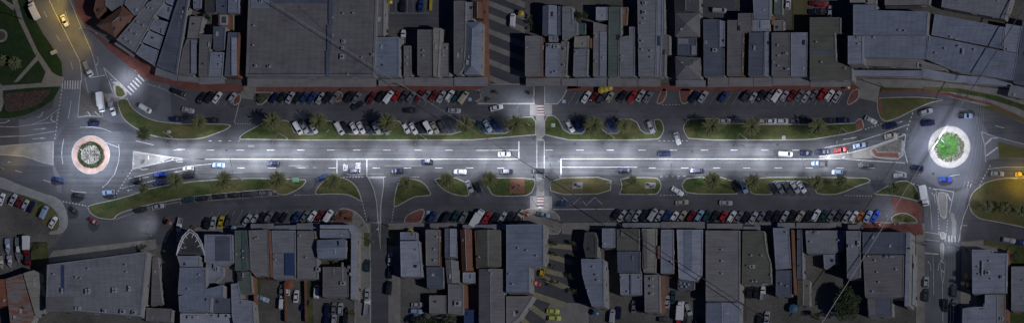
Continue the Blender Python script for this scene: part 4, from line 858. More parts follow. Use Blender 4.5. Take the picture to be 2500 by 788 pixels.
COLS=dict(W='white',S='silver',G='grey',D='dark_grey',K='black',B='blue',N='navy',R='red',M='dark_red',T='teal',E='beige',Y='yellow',L='lime',O='orange',P='light_blue',Q='bright_blue')
ORD=['first','second','third','fourth','fifth','sixth','seventh','eighth','ninth','tenth']
def row(phrase,ang,spec,group,vertical=False,single=False):
    items=[]
    for s in spec.split():
        a=s.split(','); x,y=float(a[0]),float(a[1]); c=COLS[a[2][0]]; ty=SHORT[a[2][1]]; an=float(a[3]) if len(a)>3 else ang
        items.append((x,y,c,ty,an))
    cnt={}
    for it in items: cnt[(it[2],it[3])]=cnt.get((it[2],it[3]),0)+1
    seen={}
    for it in sorted(items,key=lambda i:i[1] if vertical else i[0]):
        x,y,c,ty,an=it; k=(c,ty); seen[k]=seen.get(k,0)+1
        word=CWORD[c]+' '+TW[ty]
        if cnt[k]>1: lab='%s %s from the %s %s'%(ORD[seen[k]-1],word,'top' if vertical else 'left',phrase)
        else: lab=('the only %s %s'%(word,phrase) if len(items)>1 else '%s %s'%(word,phrase))
        if len(lab.split())>16: print('LONG',lab)
        r=car(x,y,an+random.uniform(-2.5,2.5),c,ty); tag(r,lab,CATW[ty],group)
GU='cars parked at an angle along the upper shopfronts'; GL='cars parked at an angle along the lower shopfronts'; GM='cars parked in the median bays'; GD='cars driving on the roads'; GY='vehicles in back yards'
row('in angled bays below the curved shop row',-57,'492,240,Ks 511,238,Ku 530,238,Ws 567,238,Sh',GU)
row('in the left half of the supermarket front bays',-57,'669,239,Nh 688,238,Kh 708,238,Ss 725,239,Ks 742,238,Bh 761,239,Bs 782,240,Ss 799,239,Ku 816,239,Gs',GU)
row('in the right half of the supermarket front bays',-57,'853,237,Ku 870,239,Gs 906,240,Ms 930,236,Ku 948,237,Wv 966,236,Rh 986,236,Ds 1004,237,Gu',GU)
row('in angled bays left of the striped plaza',-57,'1023,235,Ms 1040,233,Gh 1057,236,Ms 1077,236,Ss 1098,234,Wu 1114,237,Tu 1131,238,Ev',GU)
row('in the bays right of the upper red zebra crossing',-57,'1431,237,Ws 1450,237,Mh 1468,239,Du 1488,237,Eh 1520,236,Kw 1543,237,Rs 1563,234,Ss 1581,237,Gs',GU)
row('in upper bays just right of the service lane',-57,'1694,237,Ns 1716,236,Ss 1766,237,Bh 1822,234,Du 1838,238,Sh 1858,234,Ks',GU)
row('in the far right bays of the upper shopfronts',-57,'1881,233,Gs 1896,234,Wv 1915,234,Sh 1933,234,Ms 1952,233,Gs 1968,236,Ss 1987,232,Gh 2008,231,Ru 2025,233,Wu 2043,236,Ss',GU)
row('between the two palms left of the supermarket corner',57,'727,313,Wv 742,311,Ss 766,314,Sh',GM)
row('in the seven-bay median row below the supermarket',57,'829,314,Wv 844,312,Ku 864,313,Ws 881,312,Ws 900,314,Ds 918,313,Ss 941,317,Gh',GM)
row('in the median bays left of the diagonal cable',57,'991,313,Wh 1009,314,Ws 1025,313,Kh 1045,312,Wv 1061,312,Es 1079,310,Du',GM)
row('in the median bays under the palm by the bus island',57,'1174,310,Ts 1190,308,Ps 1212,309,Bs',GM)
row('in the median just right of the upper red crossing',57,'1392,308,Ww 1412,309,Bs 1493,306,Bs',GM)
row('alone in a median bay beside the rounded grass tip',66,'1589,309,Su',GM)
row('parked parallel along the upper right grass median',0,'1769,296,Ss 1845,296,Gh 1865,296,Eh 1884,296,Ws 1912,296,Ww 1939,296,Gs 1971,295,Kh 2024,295,Kw 2060,294,Nw',GM)
row('on the upper service road below the curved shops',8,'438,227,Kv,20 459,269,Ss,10 429,291,Ns,3 520,294,Ks,2 355,265,Wv,32',GD)
row('moving along the upper service road by the supermarket',0,'873,258,Ks,-28 1001,270,Ks 1109,270,Ss,2 1212,263,Ws,-15',GD)
row('turning through the gap between the upper medians',70,'1654,338,Ss',GD)
row('leaving the upper service road beside the red kerb',28,'2126,293,Ss',GD)
row('on the upper lanes of the main road',0,'1231,376,Ws 1622,376,Ns 1918,376,Wv 1967,374,Ns 2008,371,Ns 2052,366,Rs,-8 2098,355,Ps,-8 2175,307,Nu,-15 2175,331,Es,-12',GD)
row('on the lower lanes of the main road',180,'334,438,Ks,172 391,425,Qs,175 391,446,Bs,173 459,411,Wh,175 459,429,Kv,176 533,403,Ps,182 667,398,Ns 862,417,Nh 971,417,Ns 1041,394,Nh 1123,419,Ws 1233,419,Nu 1316,417,Ku 1522,415,Nw 1698,416,Ns 1998,399,Pt 2044,420,Ph 2110,403,Ds 2197,428,Ss 2240,409,Nu,188',GD)
row('half in palm shade by the small grass island',-22,'789,432,Bs',GD)
row('on or beside the left roundabout',8,'227,303,Nh,5 143,438,Bs,12 190,476,Ks,5 179,512,Kh,38 227,539,Mh,30 264,470,Pw,178',GD)
row('on the sodium-lit road at the upper left',65,'157,51,Ws,64 75,4,Sh,62 84,28,Wb,242 215,168,Wk,66 247,250,Wb,78 274,266,Wt,68',GD)
row('circling the right roundabout',0,'2261,273,Sw,-15 2266,301,Nu,-6 2357,283,Pt,2 2308,438,Qs,2 2257,478,Wb,80',GD)
row('on the roads at the right picture edge',0,'2435,424,Ss 2494,425,Ys 2463,586,Sw,6 2497,592,Bs,8',GD)
row('parked on the grass edge at the lower left',-62,'3,486,Ws,-70 31,487,Ss,-62 46,493,Mh,-62 61,500,Sh,-62 76,504,Ns,-65 107,518,Pv,-65 129,542,Ws,-58','cars parked on the grass at the lower left')
row('in the parallel bays of the lower left median',-8,'344,512,Ku,-15 385,504,Ss,-12 461,487,Ts,-6 494,484,Ks,-5 535,479,Ks,-4 572,476,Kh,-3 607,475,Du,-3 648,472,Gs,-2',GM)
row('parked before the pointed arch building',-82,'438,548,Wt,98',GL)
row('in the bays before the white complex and green roof',-72,'505,545,Ku,-80 520,543,Ss,-80 539,542,Ys,-76 557,540,Du,-74',GL)
row('in the bays left of the side street, lower side',-58,'603,536,Ss 621,535,Sh 638,532,Ks 656,530,Gu 673,532,Ks 692,531,Kh 723,530,Bs 744,528,Gs 762,528,Wu 780,526,Mh 801,527,Wv',GL)
row('in lower bays between side street and red crossing',-60,'1056,530,Bu 1090,532,Kv 1112,528,Ts 1131,531,Gu 1151,530,Ks 1166,533,Wb 1188,531,Rs 1207,533,Ks 1226,531,Ss 1244,530,Ks 1269,527,Et',GL)
row('in the median bays under the lower palm',62,'1146,455,Ss 1166,457,Kh 1797,454,Ks,68 1816,456,Pw,68',GM)
row('beside the lower red zebra crossing',15,'1369,497,Bs,0 1325,524,Pt,12',GD)
row('in the first ten lower bays right of the crossing',-60,'1504,524,Ks 1518,527,Ss 1537,526,Gu 1555,527,Ss 1572,526,Ku 1593,524,Sv 1610,527,Ss 1628,527,Bu 1646,528,Wh 1665,528,Es',GL)
row('in the middle bays of the lower right shopfronts',-60,'1687,528,Mu 1707,527,Pw 1726,528,Tu 1745,528,Ks 1766,528,Rh 1786,529,Ww 1803,529,Gs 1820,531,Ks 1839,531,Ss 1858,529,Gh 1877,527,Kh',GL)
row('in the far right bays of the lower shopfronts',-60,'1896,528,Ks 1915,529,Ss 1933,527,Ks 1953,528,Eu 1973,528,Ks 1992,525,Wu 2011,527,Ts 2029,527,Gs 2049,526,Ds 2067,529,Ss 2085,529,Wu 2100,529,Oh 2119,528,Ps 2137,527,Qs',GL)
row('on the lower service road right of the crossing',0,'1654,467,Ws,30 1665,494,Es,-5 1772,495,Ss,0',GD)
row('nosed into the five-bay cut in the lower right median',57,'1887,458,Ks 1903,457,Gs 1922,457,Ds 1941,457,Ss 1957,456,Ws',GM)
row('beside the right-hand street in the lower corner',-88,'2261,688,Sh 2261,720,Du 2330,709,Du 2308,745,Ku,88 2330,745,Gs',GY,True)
row('in the dirt yard behind the solar panel roof',-88,'642,728,Ps,22 688,708,Gs 688,738,Wv 723,722,Ws 702,707,Wh 744,745,Ns,-60',GY)
row('parked behind the dark square roof by the side street',-88,'773,711,Wv 798,754,Ns 815,752,Gs 831,753,Su 797,779,Nh 815,779,Sh 843,778,Ku',GY)
row('parked along the left kerb of the side street',-88,'897,648,Tu 896,717,Ss 896,750,Wk',GY,True)
row('parked along the right kerb of the side street',-88,'953,632,Ss 952,664,Ks 950,702,Kv',GY,True)
row('in the yard below the white-lilac roof',0,'1019,743,Ss 1016,759,Pw,2',GY)
row('in the lower striped plaza',0,'1305,690,Rs,14 1350,759,Ls,2 1353,776,Lw,2 1324,662,Yh,-80 1495,771,Sv,-86',GY)
row('in the yard below the dark wedge roof',-86,'1510,763,Ns 1548,747,Gs 1564,745,Bt',GY)
row('in the yard beside the three-vent roof',-86,'1629,735,Ss 1643,724,Ts 1620,778,Dh,0 1681,754,Su,70 1657,784,Ru 1671,786,Ks 1703,787,Ku 1662,758,Wb,-88',GY)
row('in the yard below the dark olive stepped roof',-88,'1830,712,Ks 1846,714,Kh 1863,715,Wt 1855,778,Ku 1872,774,Ss',GY)
row('in the yard behind the olive-tan flat roof',0,'1991,9,Ms 1989,29,Ns 2006,12,Rh 2004,28,Kh 2027,29,Ss,-88',GY)
row('in a small back car park right of the lane',0,'1757,26,Sv 1924,10,Wh,-88',GY)
row('in the walled car park behind the supermarket side roof',-88,'984,16,Ku 1027,15,Bs 985,90,Wt 1083,86,Ss 1252,50,Wv,-88',GY)
# boats and trailers
def boat(px,py,ang,L,col,lab):
    p=W(px,py,1.2); root=empty('boat_on_trailer',(p.x,p.y,0.05),-R(ang)); tag(root,lab,'boat','boats and trailers in the dirt yard')
    mb=MB(); st=[(-L/2,.9),(-L/4,1.05),(L/6,1.0),(L/3,.65),(L/2,.05)]
    P=[];n=5
    for x,w_ in st: P+=[(x,-w_,1.25),(x,-w_*.8,.8),(x,0,.6),(x,w_*.8,.8),(x,w_,1.25)]
    F=[(i*n+j,i*n+j+1,(i+1)*n+j+1,(i+1)*n+j) for i in range(4) for j in range(4)]+[(0,1,2,3,4)]; mb.add(P,F); mb.build('hull',paint('white'),root)
    mb=MB().add([(x,y,1.2) for x,w_ in st for y in (-w_*.95,w_*.95)],[(i*2,i*2+2,i*2+3,i*2+1) for i in range(4)]); mb.build('deck',paint(col),root)
    MB().box((0,0,1.2),L*.28,1.1,.75,top=.8).build('cabin',paint('white'),root); MB().box((L*.15,0,1.3),.2,1.0,.45).build('windscreen',M_CGLS,root)
    MB().box((-.1,0,.35),L*.9,.12,.12).box((L*.6,0,.35),L*.3,.1,.1).build('trailer_frame',M_METAL,root)
    for y in (-1,1): o=link(D.objects.new('wheel',WM_)); o.parent=root; o.location=(-.4,y*1.0,.33)
boat(19,601,84,6.0,'light_blue','small white and cyan boat on a trailer at the left'); boat(44,608,86,9.0,'grey','long grey-white boat beside the small cyan boat'); boat(24,637,82,4.5,'silver','short silver boat on a trailer below the cyan boat'); boat(3,640,80,5.0,'beige','beige boat on a trailer by the left picture edge')
row('standing in the boat yard at the lower left',88,'66,600,Mb 69,628,Mk',GY,True)
# ------------------------------------------------------------------ palms
def palm_crown(seed,nf,rad,droop,mat,name='crown'):
    r=random.Random(seed); mb=MB()
    for k in range(nf):
        a=k*2.39996+r.uniform(-.2,.2); lvl=k/nf; el=R(74-88*lvl+r.uniform(-6,6)); L=rad*(0.78+0.3*math.sin(math.pi*min(1,lvl+.25)))*r.uniform(.88,1.08)
        pts=[];x=0;z=0;e=el;N=7
        for i in range(N+1):
            pts.append((x,z)); x+=math.cos(e)*L/N; z+=math.sin(e)*L/N; e-=droop*(0.10+0.05*i)
        ca,sa=math.cos(a),math.sin(a); tr=lambda x,y,z:(x*ca-y*sa,x*sa+y*ca,z)
        mb.add([tr(pts[i][0],s*0.06,pts[i][1]) for i in range(N+1) for s in(-1,1)],[(2*i,2*i+1,2*i+3,2*i+2) for i in range(N)])
        M=17
        for j in range(2,M+1):
            t=j/M*N; i=min(N-1,int(t)); f=t-i; bx=pts[i][0]*(1-f)+pts[i+1][0]*f; bz=pts[i][1]*(1-f)+pts[i+1][1]*f
            ll=(0.78*math.sin(math.pi*min(1,(j/M)*.8+.18)))*r.uniform(.8,1.1)+.06
            for s in(-1,1):
                tipx=bx+ll*.55; mb.add([tr(bx-.13,0,bz),tr(bx+.13,0,bz),tr(tipx,s*ll*.75,bz-.18*ll+.05)],[(0,1,2)])
    return mb
def palm_proto(i,mat,rad,th,nf=66):
    root=empty('palm_tree',(0,0,0)); r=random.Random(i)
    mb=MB(); pts=[(0,0,0)]+[(math.sin(k*.5+i)*.08,math.cos(k*.7+i)*.06,th*k/6) for k in range(1,7)]
    mb.tube(pts,[.48,.40,.36,.34,.34,.38,.45],10); mb.build('trunk',M_BARK,root)
    c=palm_crown(i,nf,rad,1.0,mat).build('crown',mat,root); c.location=(pts[-1][0],pts[-1][1],th)
    return root
PP=[palm_proto(11,M_PALM,4.0,6.2),palm_proto(12,M_PALM,3.8,5.6),palm_proto(13,M_PALMD,3.5,11.0,34),palm_proto(14,M_PALMD,2.7,6.0,32)]
HT=[6.2,5.6,11.0,6.0]; pu=set()
def palm(px,py,k,sc_,lab,grp='date palms on the grass medians'):
    r=copy_tree(PP[k]) if k in pu else PP[k]; pu.add(k)
    p=W(px,py,HT[k]*sc_+.4); r.location=(p.x,p.y,0.12); r.scale=(sc_,sc_,sc_); r.rotation_euler=(0,0,(px*1.7)%6.28); r.name='palm_tree'; tag(r,lab,'palm tree',grp)
for a in ((350,327,2,.98,'dark palm at the grass tip beside the left roundabout'),(487,299,0,.85,'palm on the left grass wedge beside a blue parked car'),(665,296,0,1,'palm left of the first angled median bays'),
 (778,298,0,1.02,'palm between the supermarket median bay rows, second from their left'),(946,299,0,1.05,'palm over the right end of the seven-bay median row'),(1135,305,0,1,'palm crossed by the diagonal overhead cable'),
 (1258,305,0,1.05,'palm left of the upper red zebra crossing'),(1450,308,0,1.08,'full palm right of the upper red zebra crossing'),(1523,307,1,.85,'smaller palm between the two right median bays'),
 (1738,310,0,1.05,'leftmost palm of the long upper right median'),(1834,311,0,1,'middle palm of the long upper right median'),(1997,312,0,1.03,'rightmost palm of the long upper right median, over dark wagons'),
 (429,442,0,.92,'pale palm beside two blue cars near the left roundabout'),(350,460,3,.9,'small dark palm at the left end of the lower median'),(547,440,0,1,'pale lit palm on the lower median below the kinked lamp'),
 (678,440,0,1,'pale palm near the green cabinet on the lower median'),(813,443,1,1,'palm on the small triangular island left of the side street'),(990,447,1,.85,'palm on the island just right of the side street'),
 (1091,440,0,.9,'palm on the rounded island before the lower median bays'),(1195,440,0,.92,'palm left of the red brick pad'),(1545,440,3,.8,'small palm beside the right sculpture pad'),
 (1740,440,1,1,'palm at the left of the lower right median'),(1838,446,0,.95,'bright palm beside the light blue wagon'),(1994,446,1,.9,'palm right of the five-bay cut'),(2053,443,3,1.05,'thin small palm second from the right on the lower median'),
 (2182,460,3,1.05,'dark palm by the red road surface')): palm(*a)
for a in ((2411,504,3,1.0,'leftmost dark palm on the right-hand dry lawn'),(2456,509,3,.9,'middle dark palm on the right-hand dry lawn'),(2492,515,3,1.0,'dark palm on the dry lawn at the right edge'),(36,155,3,1.1,'dark spiky palm on the left park lawn'),(3,148,3,1.0,'dark palm cut by the left edge of the park')): palm(*a,grp='palms on the lawns')
# ------------------------------------------------------------------ broadleaf trees and shrubs
def leafball(mb,r,c,rx,ry,rz,n,s):
    for _ in range(n):
        while True:
            u=Vector((r.uniform(-1,1),r.uniform(-1,1),r.uniform(-1,1)))
            if 0.25<u.length<1: break
        if u.z<-.3 and r.random()<.6: continue
        p=Vector((c[0]+u.x*rx,c[1]+u.y*ry,c[2]+u.z*rz)); a=Vector((r.gauss(0,1),r.gauss(0,1),r.gauss(0,.6))).normalized(); b=a.cross(Vector((r.gauss(0,1),r.gauss(0,1),r.gauss(0,1)))).normalized(); k=s*r.uniform(.6,1.3)
        mb.add([p-a*k,p+b*k*.55,p+a*k,p-b*k*.55],[(0,1,2,3)])
def tree(px,py,rx,ry,h,mat,lab,dens=1.0,name='tree',cat='tree',group=None,s=.28,nbk=.9):
    r=random.Random(int(px*7+py)); rw,rh=rx*S,ry*S; c=W(px,py,h*.75); root=empty(name,(c.x,c.y,0.05)); tag(root,lab,cat,group)
    tr=MB().tube([(0,0,0),(.05,.03,h*.3),(0,0,h*.55)],[.28*h/7,.22*h/7,.14*h/7],8)
    mb=MB(); nb=max(5,int(rw*rh*nbk))
    for i in range(nb):
        a=r.uniform(0,6.283); q=math.sqrt(r.random())*.78; cx,cy=math.cos(a)*q*rw,math.sin(a)*q*rh; cz=h*(.80-.28*q*q)+r.uniform(-.05,.08)*h
        br=r.uniform(.22,.40)*min(rw,rh)+.15; leafball(mb,r,(cx,cy,cz),br*1.15,br*1.1,br*.8,int(70*dens*(1 if br<1.2 else 1.8)),s)
        if i<7: tr.tube([(0,0,h*.35),(cx*.5,cy*.5,h*.5),(cx*.9,cy*.9,cz)],[.12,.09,.04],5)
    tr.build('trunk',M_BARK,root); mb.build('crown',mat,root)
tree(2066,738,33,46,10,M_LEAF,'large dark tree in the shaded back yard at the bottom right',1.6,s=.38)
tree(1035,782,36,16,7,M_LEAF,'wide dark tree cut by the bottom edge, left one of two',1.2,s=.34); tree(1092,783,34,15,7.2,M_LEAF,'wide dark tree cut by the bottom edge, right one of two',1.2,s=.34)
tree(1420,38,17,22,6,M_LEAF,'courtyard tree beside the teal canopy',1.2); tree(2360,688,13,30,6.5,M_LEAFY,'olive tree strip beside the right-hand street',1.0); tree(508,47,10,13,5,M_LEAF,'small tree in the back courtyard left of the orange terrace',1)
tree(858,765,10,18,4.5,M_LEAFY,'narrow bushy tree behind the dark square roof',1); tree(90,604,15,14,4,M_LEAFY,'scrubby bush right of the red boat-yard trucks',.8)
tree(349,606,26,8,3,M_LEAF,'low hedge above the warehouse corner',.9,'hedge','hedge'); tree(637,240,12,13,2.0,M_LEAFY,'squarish bush by the supermarket left corner',.9,'shrub','shrub'); tree(2476,625,10,18,5,M_LEAF,'dark tree between the two right edge roofs',1)
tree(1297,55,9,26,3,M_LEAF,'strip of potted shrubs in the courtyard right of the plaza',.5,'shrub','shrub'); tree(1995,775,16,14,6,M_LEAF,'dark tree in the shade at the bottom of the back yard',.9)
GP='street trees in the lower plaza'
for i,(x,y,r_,wh) in enumerate(((1352,594,14,'topmost tree in the left file of plaza trees'),(1353,621,13,'second tree down in the left file of plaza trees'),(1349,652,13,'third tree down in the left file of plaza trees'),(1352,689,15,'lowest tree in the left file of plaza trees'),
  (1399,594,14,'topmost tree in the right file of plaza trees'),(1400,627,11,'second tree down in the right file of plaza trees'),(1398,671,13,'third tree down in the right file of plaza trees'),(1402,710,15,'lowest tree in the right file of plaza trees'))):
    tree(x,y,r_*.95,r_*.75,3.6,M_LEAFY if i%3 else M_LEAF,wh,.7,group=GP,s=.22)
for x,y,r_,lab in ((834,524,10,'round ornamental bush, biggest of three by the side street'),(851,531,7,'round ornamental bush, right one of three by the side street'),(818,532,6,'round ornamental bush, left one of three by the side street')):
    tree(x,y,r_,r_,1.6,M_LEAFY,lab,.7,'shrub','shrub','round bushes on the red corner',.2)
for i,(x,y,lab) in enumerate(((1190,243,'low shrub on the upper corner left of the red crossing'),(1210,226,'taller shrub beside the low corner shrub'),(1290,228,'thin shrub by the red crossing corner, left side'),(2215,536,'low bush on the small island by the brick footpath'),(2190,532,'left low bush on the small island by the brick footpath'))):
    tree(x,y,9,6,1.6,M_LEAFY,lab,.6,'shrub','shrub',s=.2)
tree(2313,356,26,27,1.7,M_LEAFB,'bright green shrub mound filling the middle of the right roundabout',1.6,'shrub','shrub',s=.17,nbk=4.5)
# ring hedge round the left roundabout and planting ring on the right one: dense ground cover
def ringplants(cx,cy,r0,r1,n,hh,mat,lab,s=.2):
    r=random.Random(n); mb=MB()
    for _ in range(n):
        a=r.uniform(0,6.283); q=r.uniform(r0,r1); p=W(cx+q*math.cos(a),cy+q*math.sin(a),.4); leafball(mb,r,(p.x,p.y,.35+hh/2),.42,.42,hh*.6,13,s)
    tag(mb.build('ground_cover',mat),kind='stuff')
ringplants(222,378,25,30.5,420,.8,M_LEAF,''); ringplants(2318,359,27,35,230,.5,M_LEAFY,'')
r=random.Random(3); mb=MB()
def rocks(cx,cy,r0,r1,n):
    for _ in range(n):
        a=r.uniform(0,6.283); q=math.sqrt(r.uniform(r0*r0,r1*r1)); p=W(cx+q*math.cos(a),cy+q*math.sin(a),.4); s_=r.uniform(.12,.34); mb.box((p.x,p.y,.40),s_*2,s_*1.6,s_*1.3,r.uniform(0,3),top=.55)
rocks(222,378,0,23,560); rocks(2318,359,25,35,200); tag(mb.build('white_rocks',M_STONE),kind='stuff')
# ------------------------------------------------------------------ lamps
def spot(root,loc,target,energy,size,col,blend=1.0):
    l=D.lights.new('lamp_light','SPOT'); l.energy=energy; l.spot_size=R(size); l.spot_blend=blend; l.color=col; l.shadow_soft_size=.25
    o=link(D.objects.new('lamp_light',l)); o.parent=root; o.location=loc; o.rotation_mode='QUATERNION'; o.rotation_quaternion=(Vector(target)-Vector(loc)).to_track_quat('-Z','Y'); return o
COOL=(0.86,0.90,1.0)
def street_lamp(px,py,hx,hy,lab,H=11.5,group='street lamps along the road',aims=(),energy=0,size=90,col=COOL,lens=None,twin=False):
    """px,py foot of the pole (ground); hx,hy picture position of the lamp head"""
    f=W(px,py,0); hd=W(hx,hy,H); root=empty('street_lamp',(f.x,f.y,0.1)); tag(root,lab,'street lamp',group)
    d=Vector((hd.x-f.x,hd.y-f.y,0)); n=d.normalized() if d.length>.3 else Vector((0,-1,0))
    MB().disc((0,0),.28,0,.25,10).build('base',M_METAL,root)
    MB().tube([(0,0,.1),(0,0,H-.5)],[.14,.085],8).build('pole',M_METAL,root)
    MB().tube([(0,0,H-.5),(n.x*.4,n.y*.4,H-.1),(d.x*.5,d.y*.5,H+.12),(d.x,d.y,H+.1)],[.08,.07,.06,.05],6).build('arm',M_METAL,root)
    mb=MB().box((0,0,0),.95,.38,.16,top=.8); h=mb.build('lamp_head',M_WMET,root); h.location=(d.x+n.x*.3,d.y+n.y*.3,H+.03); h.rotation_euler=(0,0,math.atan2(n.y,n.x))
    le=MB().box((0,0,-.05),.7,.3,.05).build('lens',lens or M_LENS,h)
    for (ax,ay,k) in aims:
        t=W(ax,ay,0); spot(root,(d.x+n.x*.3,d.y+n.y*.3,H-.1),(t.x-f.x,t.y-f.y,0),energy*k,size,col)
    return root
E0=22000; ER=29500
def road_aims(x,yc=388,dx=90): return ((x-dx,yc,1.0),(x,yc,.6),(x+dx,yc,1.0))
LM=[('u',420,335,409,351,'added kinked street lamp at the start of the main road, upper side'),('l',592,440,563,393,'kinked street lamp by the pale lit palm on the lower median'),('u',702,338,667,347,'kinked street lamp on the grass left of the supermarket median bays'),  # first lamp is added, to carry the road light further left
 ('l',862,433,845,402,'added street lamp below the KEEP CLEAR lettering'),('u',1040,339,1014,351,'kinked street lamp on the grass by the diagonal cable'),('l',1204,436,1190,403,'added street lamp left of the red brick pad'),  # lettering and brick pad lamps are added to keep the road light continuous
 ('l',1367,432,1344,403,'kinked street lamp just right of the lower crossing path'),('u',1500,337,1472,354,'kinked street lamp between the two right median palms'),('l',1655,436,1640,403,'added street lamp at the gap between the lower medians'),  # lamp at the median gap is added to even out the light
 ('u',1822,339,1797,355,'kinked street lamp on the long upper right median'),('l',1978,436,1962,403,'added street lamp over the right end of the lower lanes'),('u',2070,325,2044,345,'dark street lamp beside the red car on the main road')]  # lower-lane lamp is added to close a gap in the light
for sd,bx,by,hx,hy,lab in LM:
    H=11.5; street_lamp(bx,by,hx,hy,lab,H,aims=road_aims(hx+ (26 if sd=='u' else 26),387),energy=ER*(.92 if bx<1900 else .6 if bx<2000 else .35),size=80)
# crossing lamps
street_lamp(1292,305,1266,264,'street lamp shining on the upper red zebra crossing',9,aims=((1318,268,1),(1262,262,.8)),energy=E0*.34,size=85,group='lamps at the red crossings')
street_lamp(1331,521,1300,486,'street lamp shining on the lower red zebra crossing',9,aims=((1320,492,1),(1285,495,.3)),energy=E0*.17,size=80,group='lamps at the red crossings')
street_lamp(331,173,309,188,'street lamp over the white zebra crossing at the left',9,aims=((318,202,1),(280,180,.5)),energy=E0*.26,size=95,group='single lamps of the side roads')
street_lamp(368,575,362,545,'dim street lamp over the lower left service road',8,aims=((355,545,1),(310,565,.6)),energy=E0*.13,size=85,group='single lamps of the side roads')
street_lamp(2398,452,2372,446,'street lamp at the tip of the dry lawn by the right roundabout',10,aims=((2350,455,1),),energy=E0*.16,size=110,group='single lamps of the side roads')
street_lamp(2340,606,2316,600,'street lamp over the narrow splitter on the right-hand street',9.5,aims=((2312,520,1.3),(2312,580,1)),energy=E0*.20,size=80,group='single lamps of the side roads')
street_lamp(2197,547,2168,528,'street lamp beside the bright blue car at the right end',8.5,aims=((2150,516,1),(2205,500,.5)),energy=E0*.14,size=90,group='single lamps of the side roads')
street_lamp(912,590,921,560,'dark lamp post on the splitter of the side street',8,aims=((915,470,1),),energy=E0*.07,size=95,group='single lamps of the side roads')
SOD=(1.0,0.64,0.06)
street_lamp(236,82,196,70,'sodium street lamp by the red footpath at the upper left',10,aims=((150,55,1),(182,125,.9)),energy=E0*.26,size=82,col=SOD,lens=M_LENSY,group='sodium lamps')
street_lamp(120,-6,140,2,'sodium street lamp by the park at the top edge',10,aims=((120,10,1),(150,90,1.0)),energy=E0*.28,size=92,col=SOD,lens=M_LENSY,group='sodium lamps')
street_lamp(2506,452,2490,436,'sodium street lamp on the dry lawn at the right edge',9,aims=((2505,440,1),(2440,405,.5),(2440,490,.3)),energy=E0*.22,size=110,col=SOD,lens=M_LENSY,group='sodium lamps')
# roundabout masts
def mast(px,py,H,lab,energy,aims,size):
    f=W(px,py,0); root=empty('floodlight_mast',(f.x,f.y,.3)); tag(root,lab,'light mast','floodlight masts on the roundabouts')
    MB().disc((0,0),.4,0,.3,10).build('base',M_METAL,root); MB().tube([(0,0,.2),(0,0,H)],[.2,.12],10).build('pole',M_WMET,root)
    MB().tube([(-1.1,0,H),(1.1,0,H)],.06,6).tube([(0,-1.1,H),(0,1.1,H)],.06,6).build('crossarm',M_METAL,root)
    for (x,y) in ((-1,0),(1,0),(0,-1),(0,1)):
        h=MB().box((x*1.1,y*1.1,H-.05),.5,.5,.16,top=.7).build('lamp_head',M_WMET,root); MB().box((x*1.1,y*1.1,H-.1),.4,.4,.05).build('lens',M_LENS,h)
    for (ax,ay,k,sz) in aims:
        t=W(ax,ay,0); v=Vector((t.x-f.x,t.y-f.y,0)); st=v.normalized()*1.1 if v.length>1 else Vector((.6,.6,0)); spot(root,(st.x,st.y,H-.25),(v.x,v.y,0),energy*k,sz,(.74,.82,1.0))
mast(2315,357,12.5,'tall white floodlight mast rising from the green shrub of the right roundabout',E0,((2318,359,.24,76),(2318,359,.30,125),(2235,370,.75,95),(2318,445,.65,95),(2318,275,.5,95),(2395,350,.4,95)),80)
mast(219,378,12.5,'slim floodlight mast in the gravel of the left roundabout',E0,((222,378,.25,90),(318,375,1.5,90),(130,385,1.1,100),(228,468,1.1,100),(240,285,.95,100)),80)
# ------------------------------------------------------------------ traffic lights, signs, cabinets
def signal(px,py,lab,rz=0):
    f=W(px,py,0); root=empty('traffic_light',(f.x,f.y,.15),rz); tag(root,lab,'traffic light','traffic lights at the crossing')
    MB().tube([(0,0,0),(0,0,3.6)],.08,8).build('pole',M_DMET,root); MB().box((.2,0,2.7),.32,.42,1.0).build('signal_head',M_DMET,root)
    MB().box((.38,0,2.6),.04,.7,1.2).build('backing_board',M_DMET,root)
signal(1307,436,'traffic light left of the lower crossing path',0); signal(1333,437,'traffic light right of the lower crossing path',3.1); signal(1306,341,'traffic light left of the upper crossing path',0); signal(1334,341,'traffic light right of the upper crossing path',3.1)
def sign(px,py,w_,h_,col,lab,rz=0,zh=2.2,mat=None):
    f=W(px,py,0); root=empty('road_sign',(f.x,f.y,.2),rz); tag(root,lab,'road sign')
    MB().tube([(0,0,0),(0,0,zh+h_)],.05,6).build('post',M_METAL,root); MB().box((.08,0,zh),.06,w_,h_).build('sign_panel',mat or plain('sign_'+col,CC.get(col,(.6,.6,.6)),.4),root)
sign(337,380,1.8,1.2,'white','wide white sign near the left end of the pale splitter island',R(60)); sign(331,402,1.2,1.0,'white','small white sign at the lower left corner of the pale splitter',R(20)); sign(368,388,1.4,1.0,'white','white sign in the middle of the pale splitter island',R(0))
sign(289,247,1.2,.9,'white','small sign on the triangular island by the white zebra',R(80)); sign(2210,332,1.0,1.0,'white','sign at the stone-filled splitter tip by the right roundabout',R(100)); sign(2073,375,1.0,.8,'white','keep-left style sign on the painted wedge near the red car',0)
sign(2281,478,1.2,1.2,'white','white sign at the top of the lower right splitter',R(30)); sign(1400,425+30,.1,.1,'grey','thin marker stake beside the left sculpture pad',0,1.0); sign(806,322,1.4,1.0,'grey','sign on the grass left of the seven-bay row',R(-40)); sign(1601,333,1.0,.8,'grey','sign near the rounded tip of the right median',0)
def cabinet(px,py,sx,sy,sz,mat,lab,name='utility_cabinet',cat='utility cabinet',rz=0):
    f=W(px,py,sz); root=empty(name,(f.x,f.y,.2),rz); tag(root,lab,cat); MB().box((0,0,0),sx,sy,sz,top=.97).build('casing',mat,root); MB().box((0,0,sz),sx*1.08,sy*1.08,.08).build('lid',mat,root)
cabinet(721,439,2.0,1.5,1.6,plain('pale_green_paint',(.16,.36,.22),.5),'pale green utility cabinet at the right end of the lower left median')
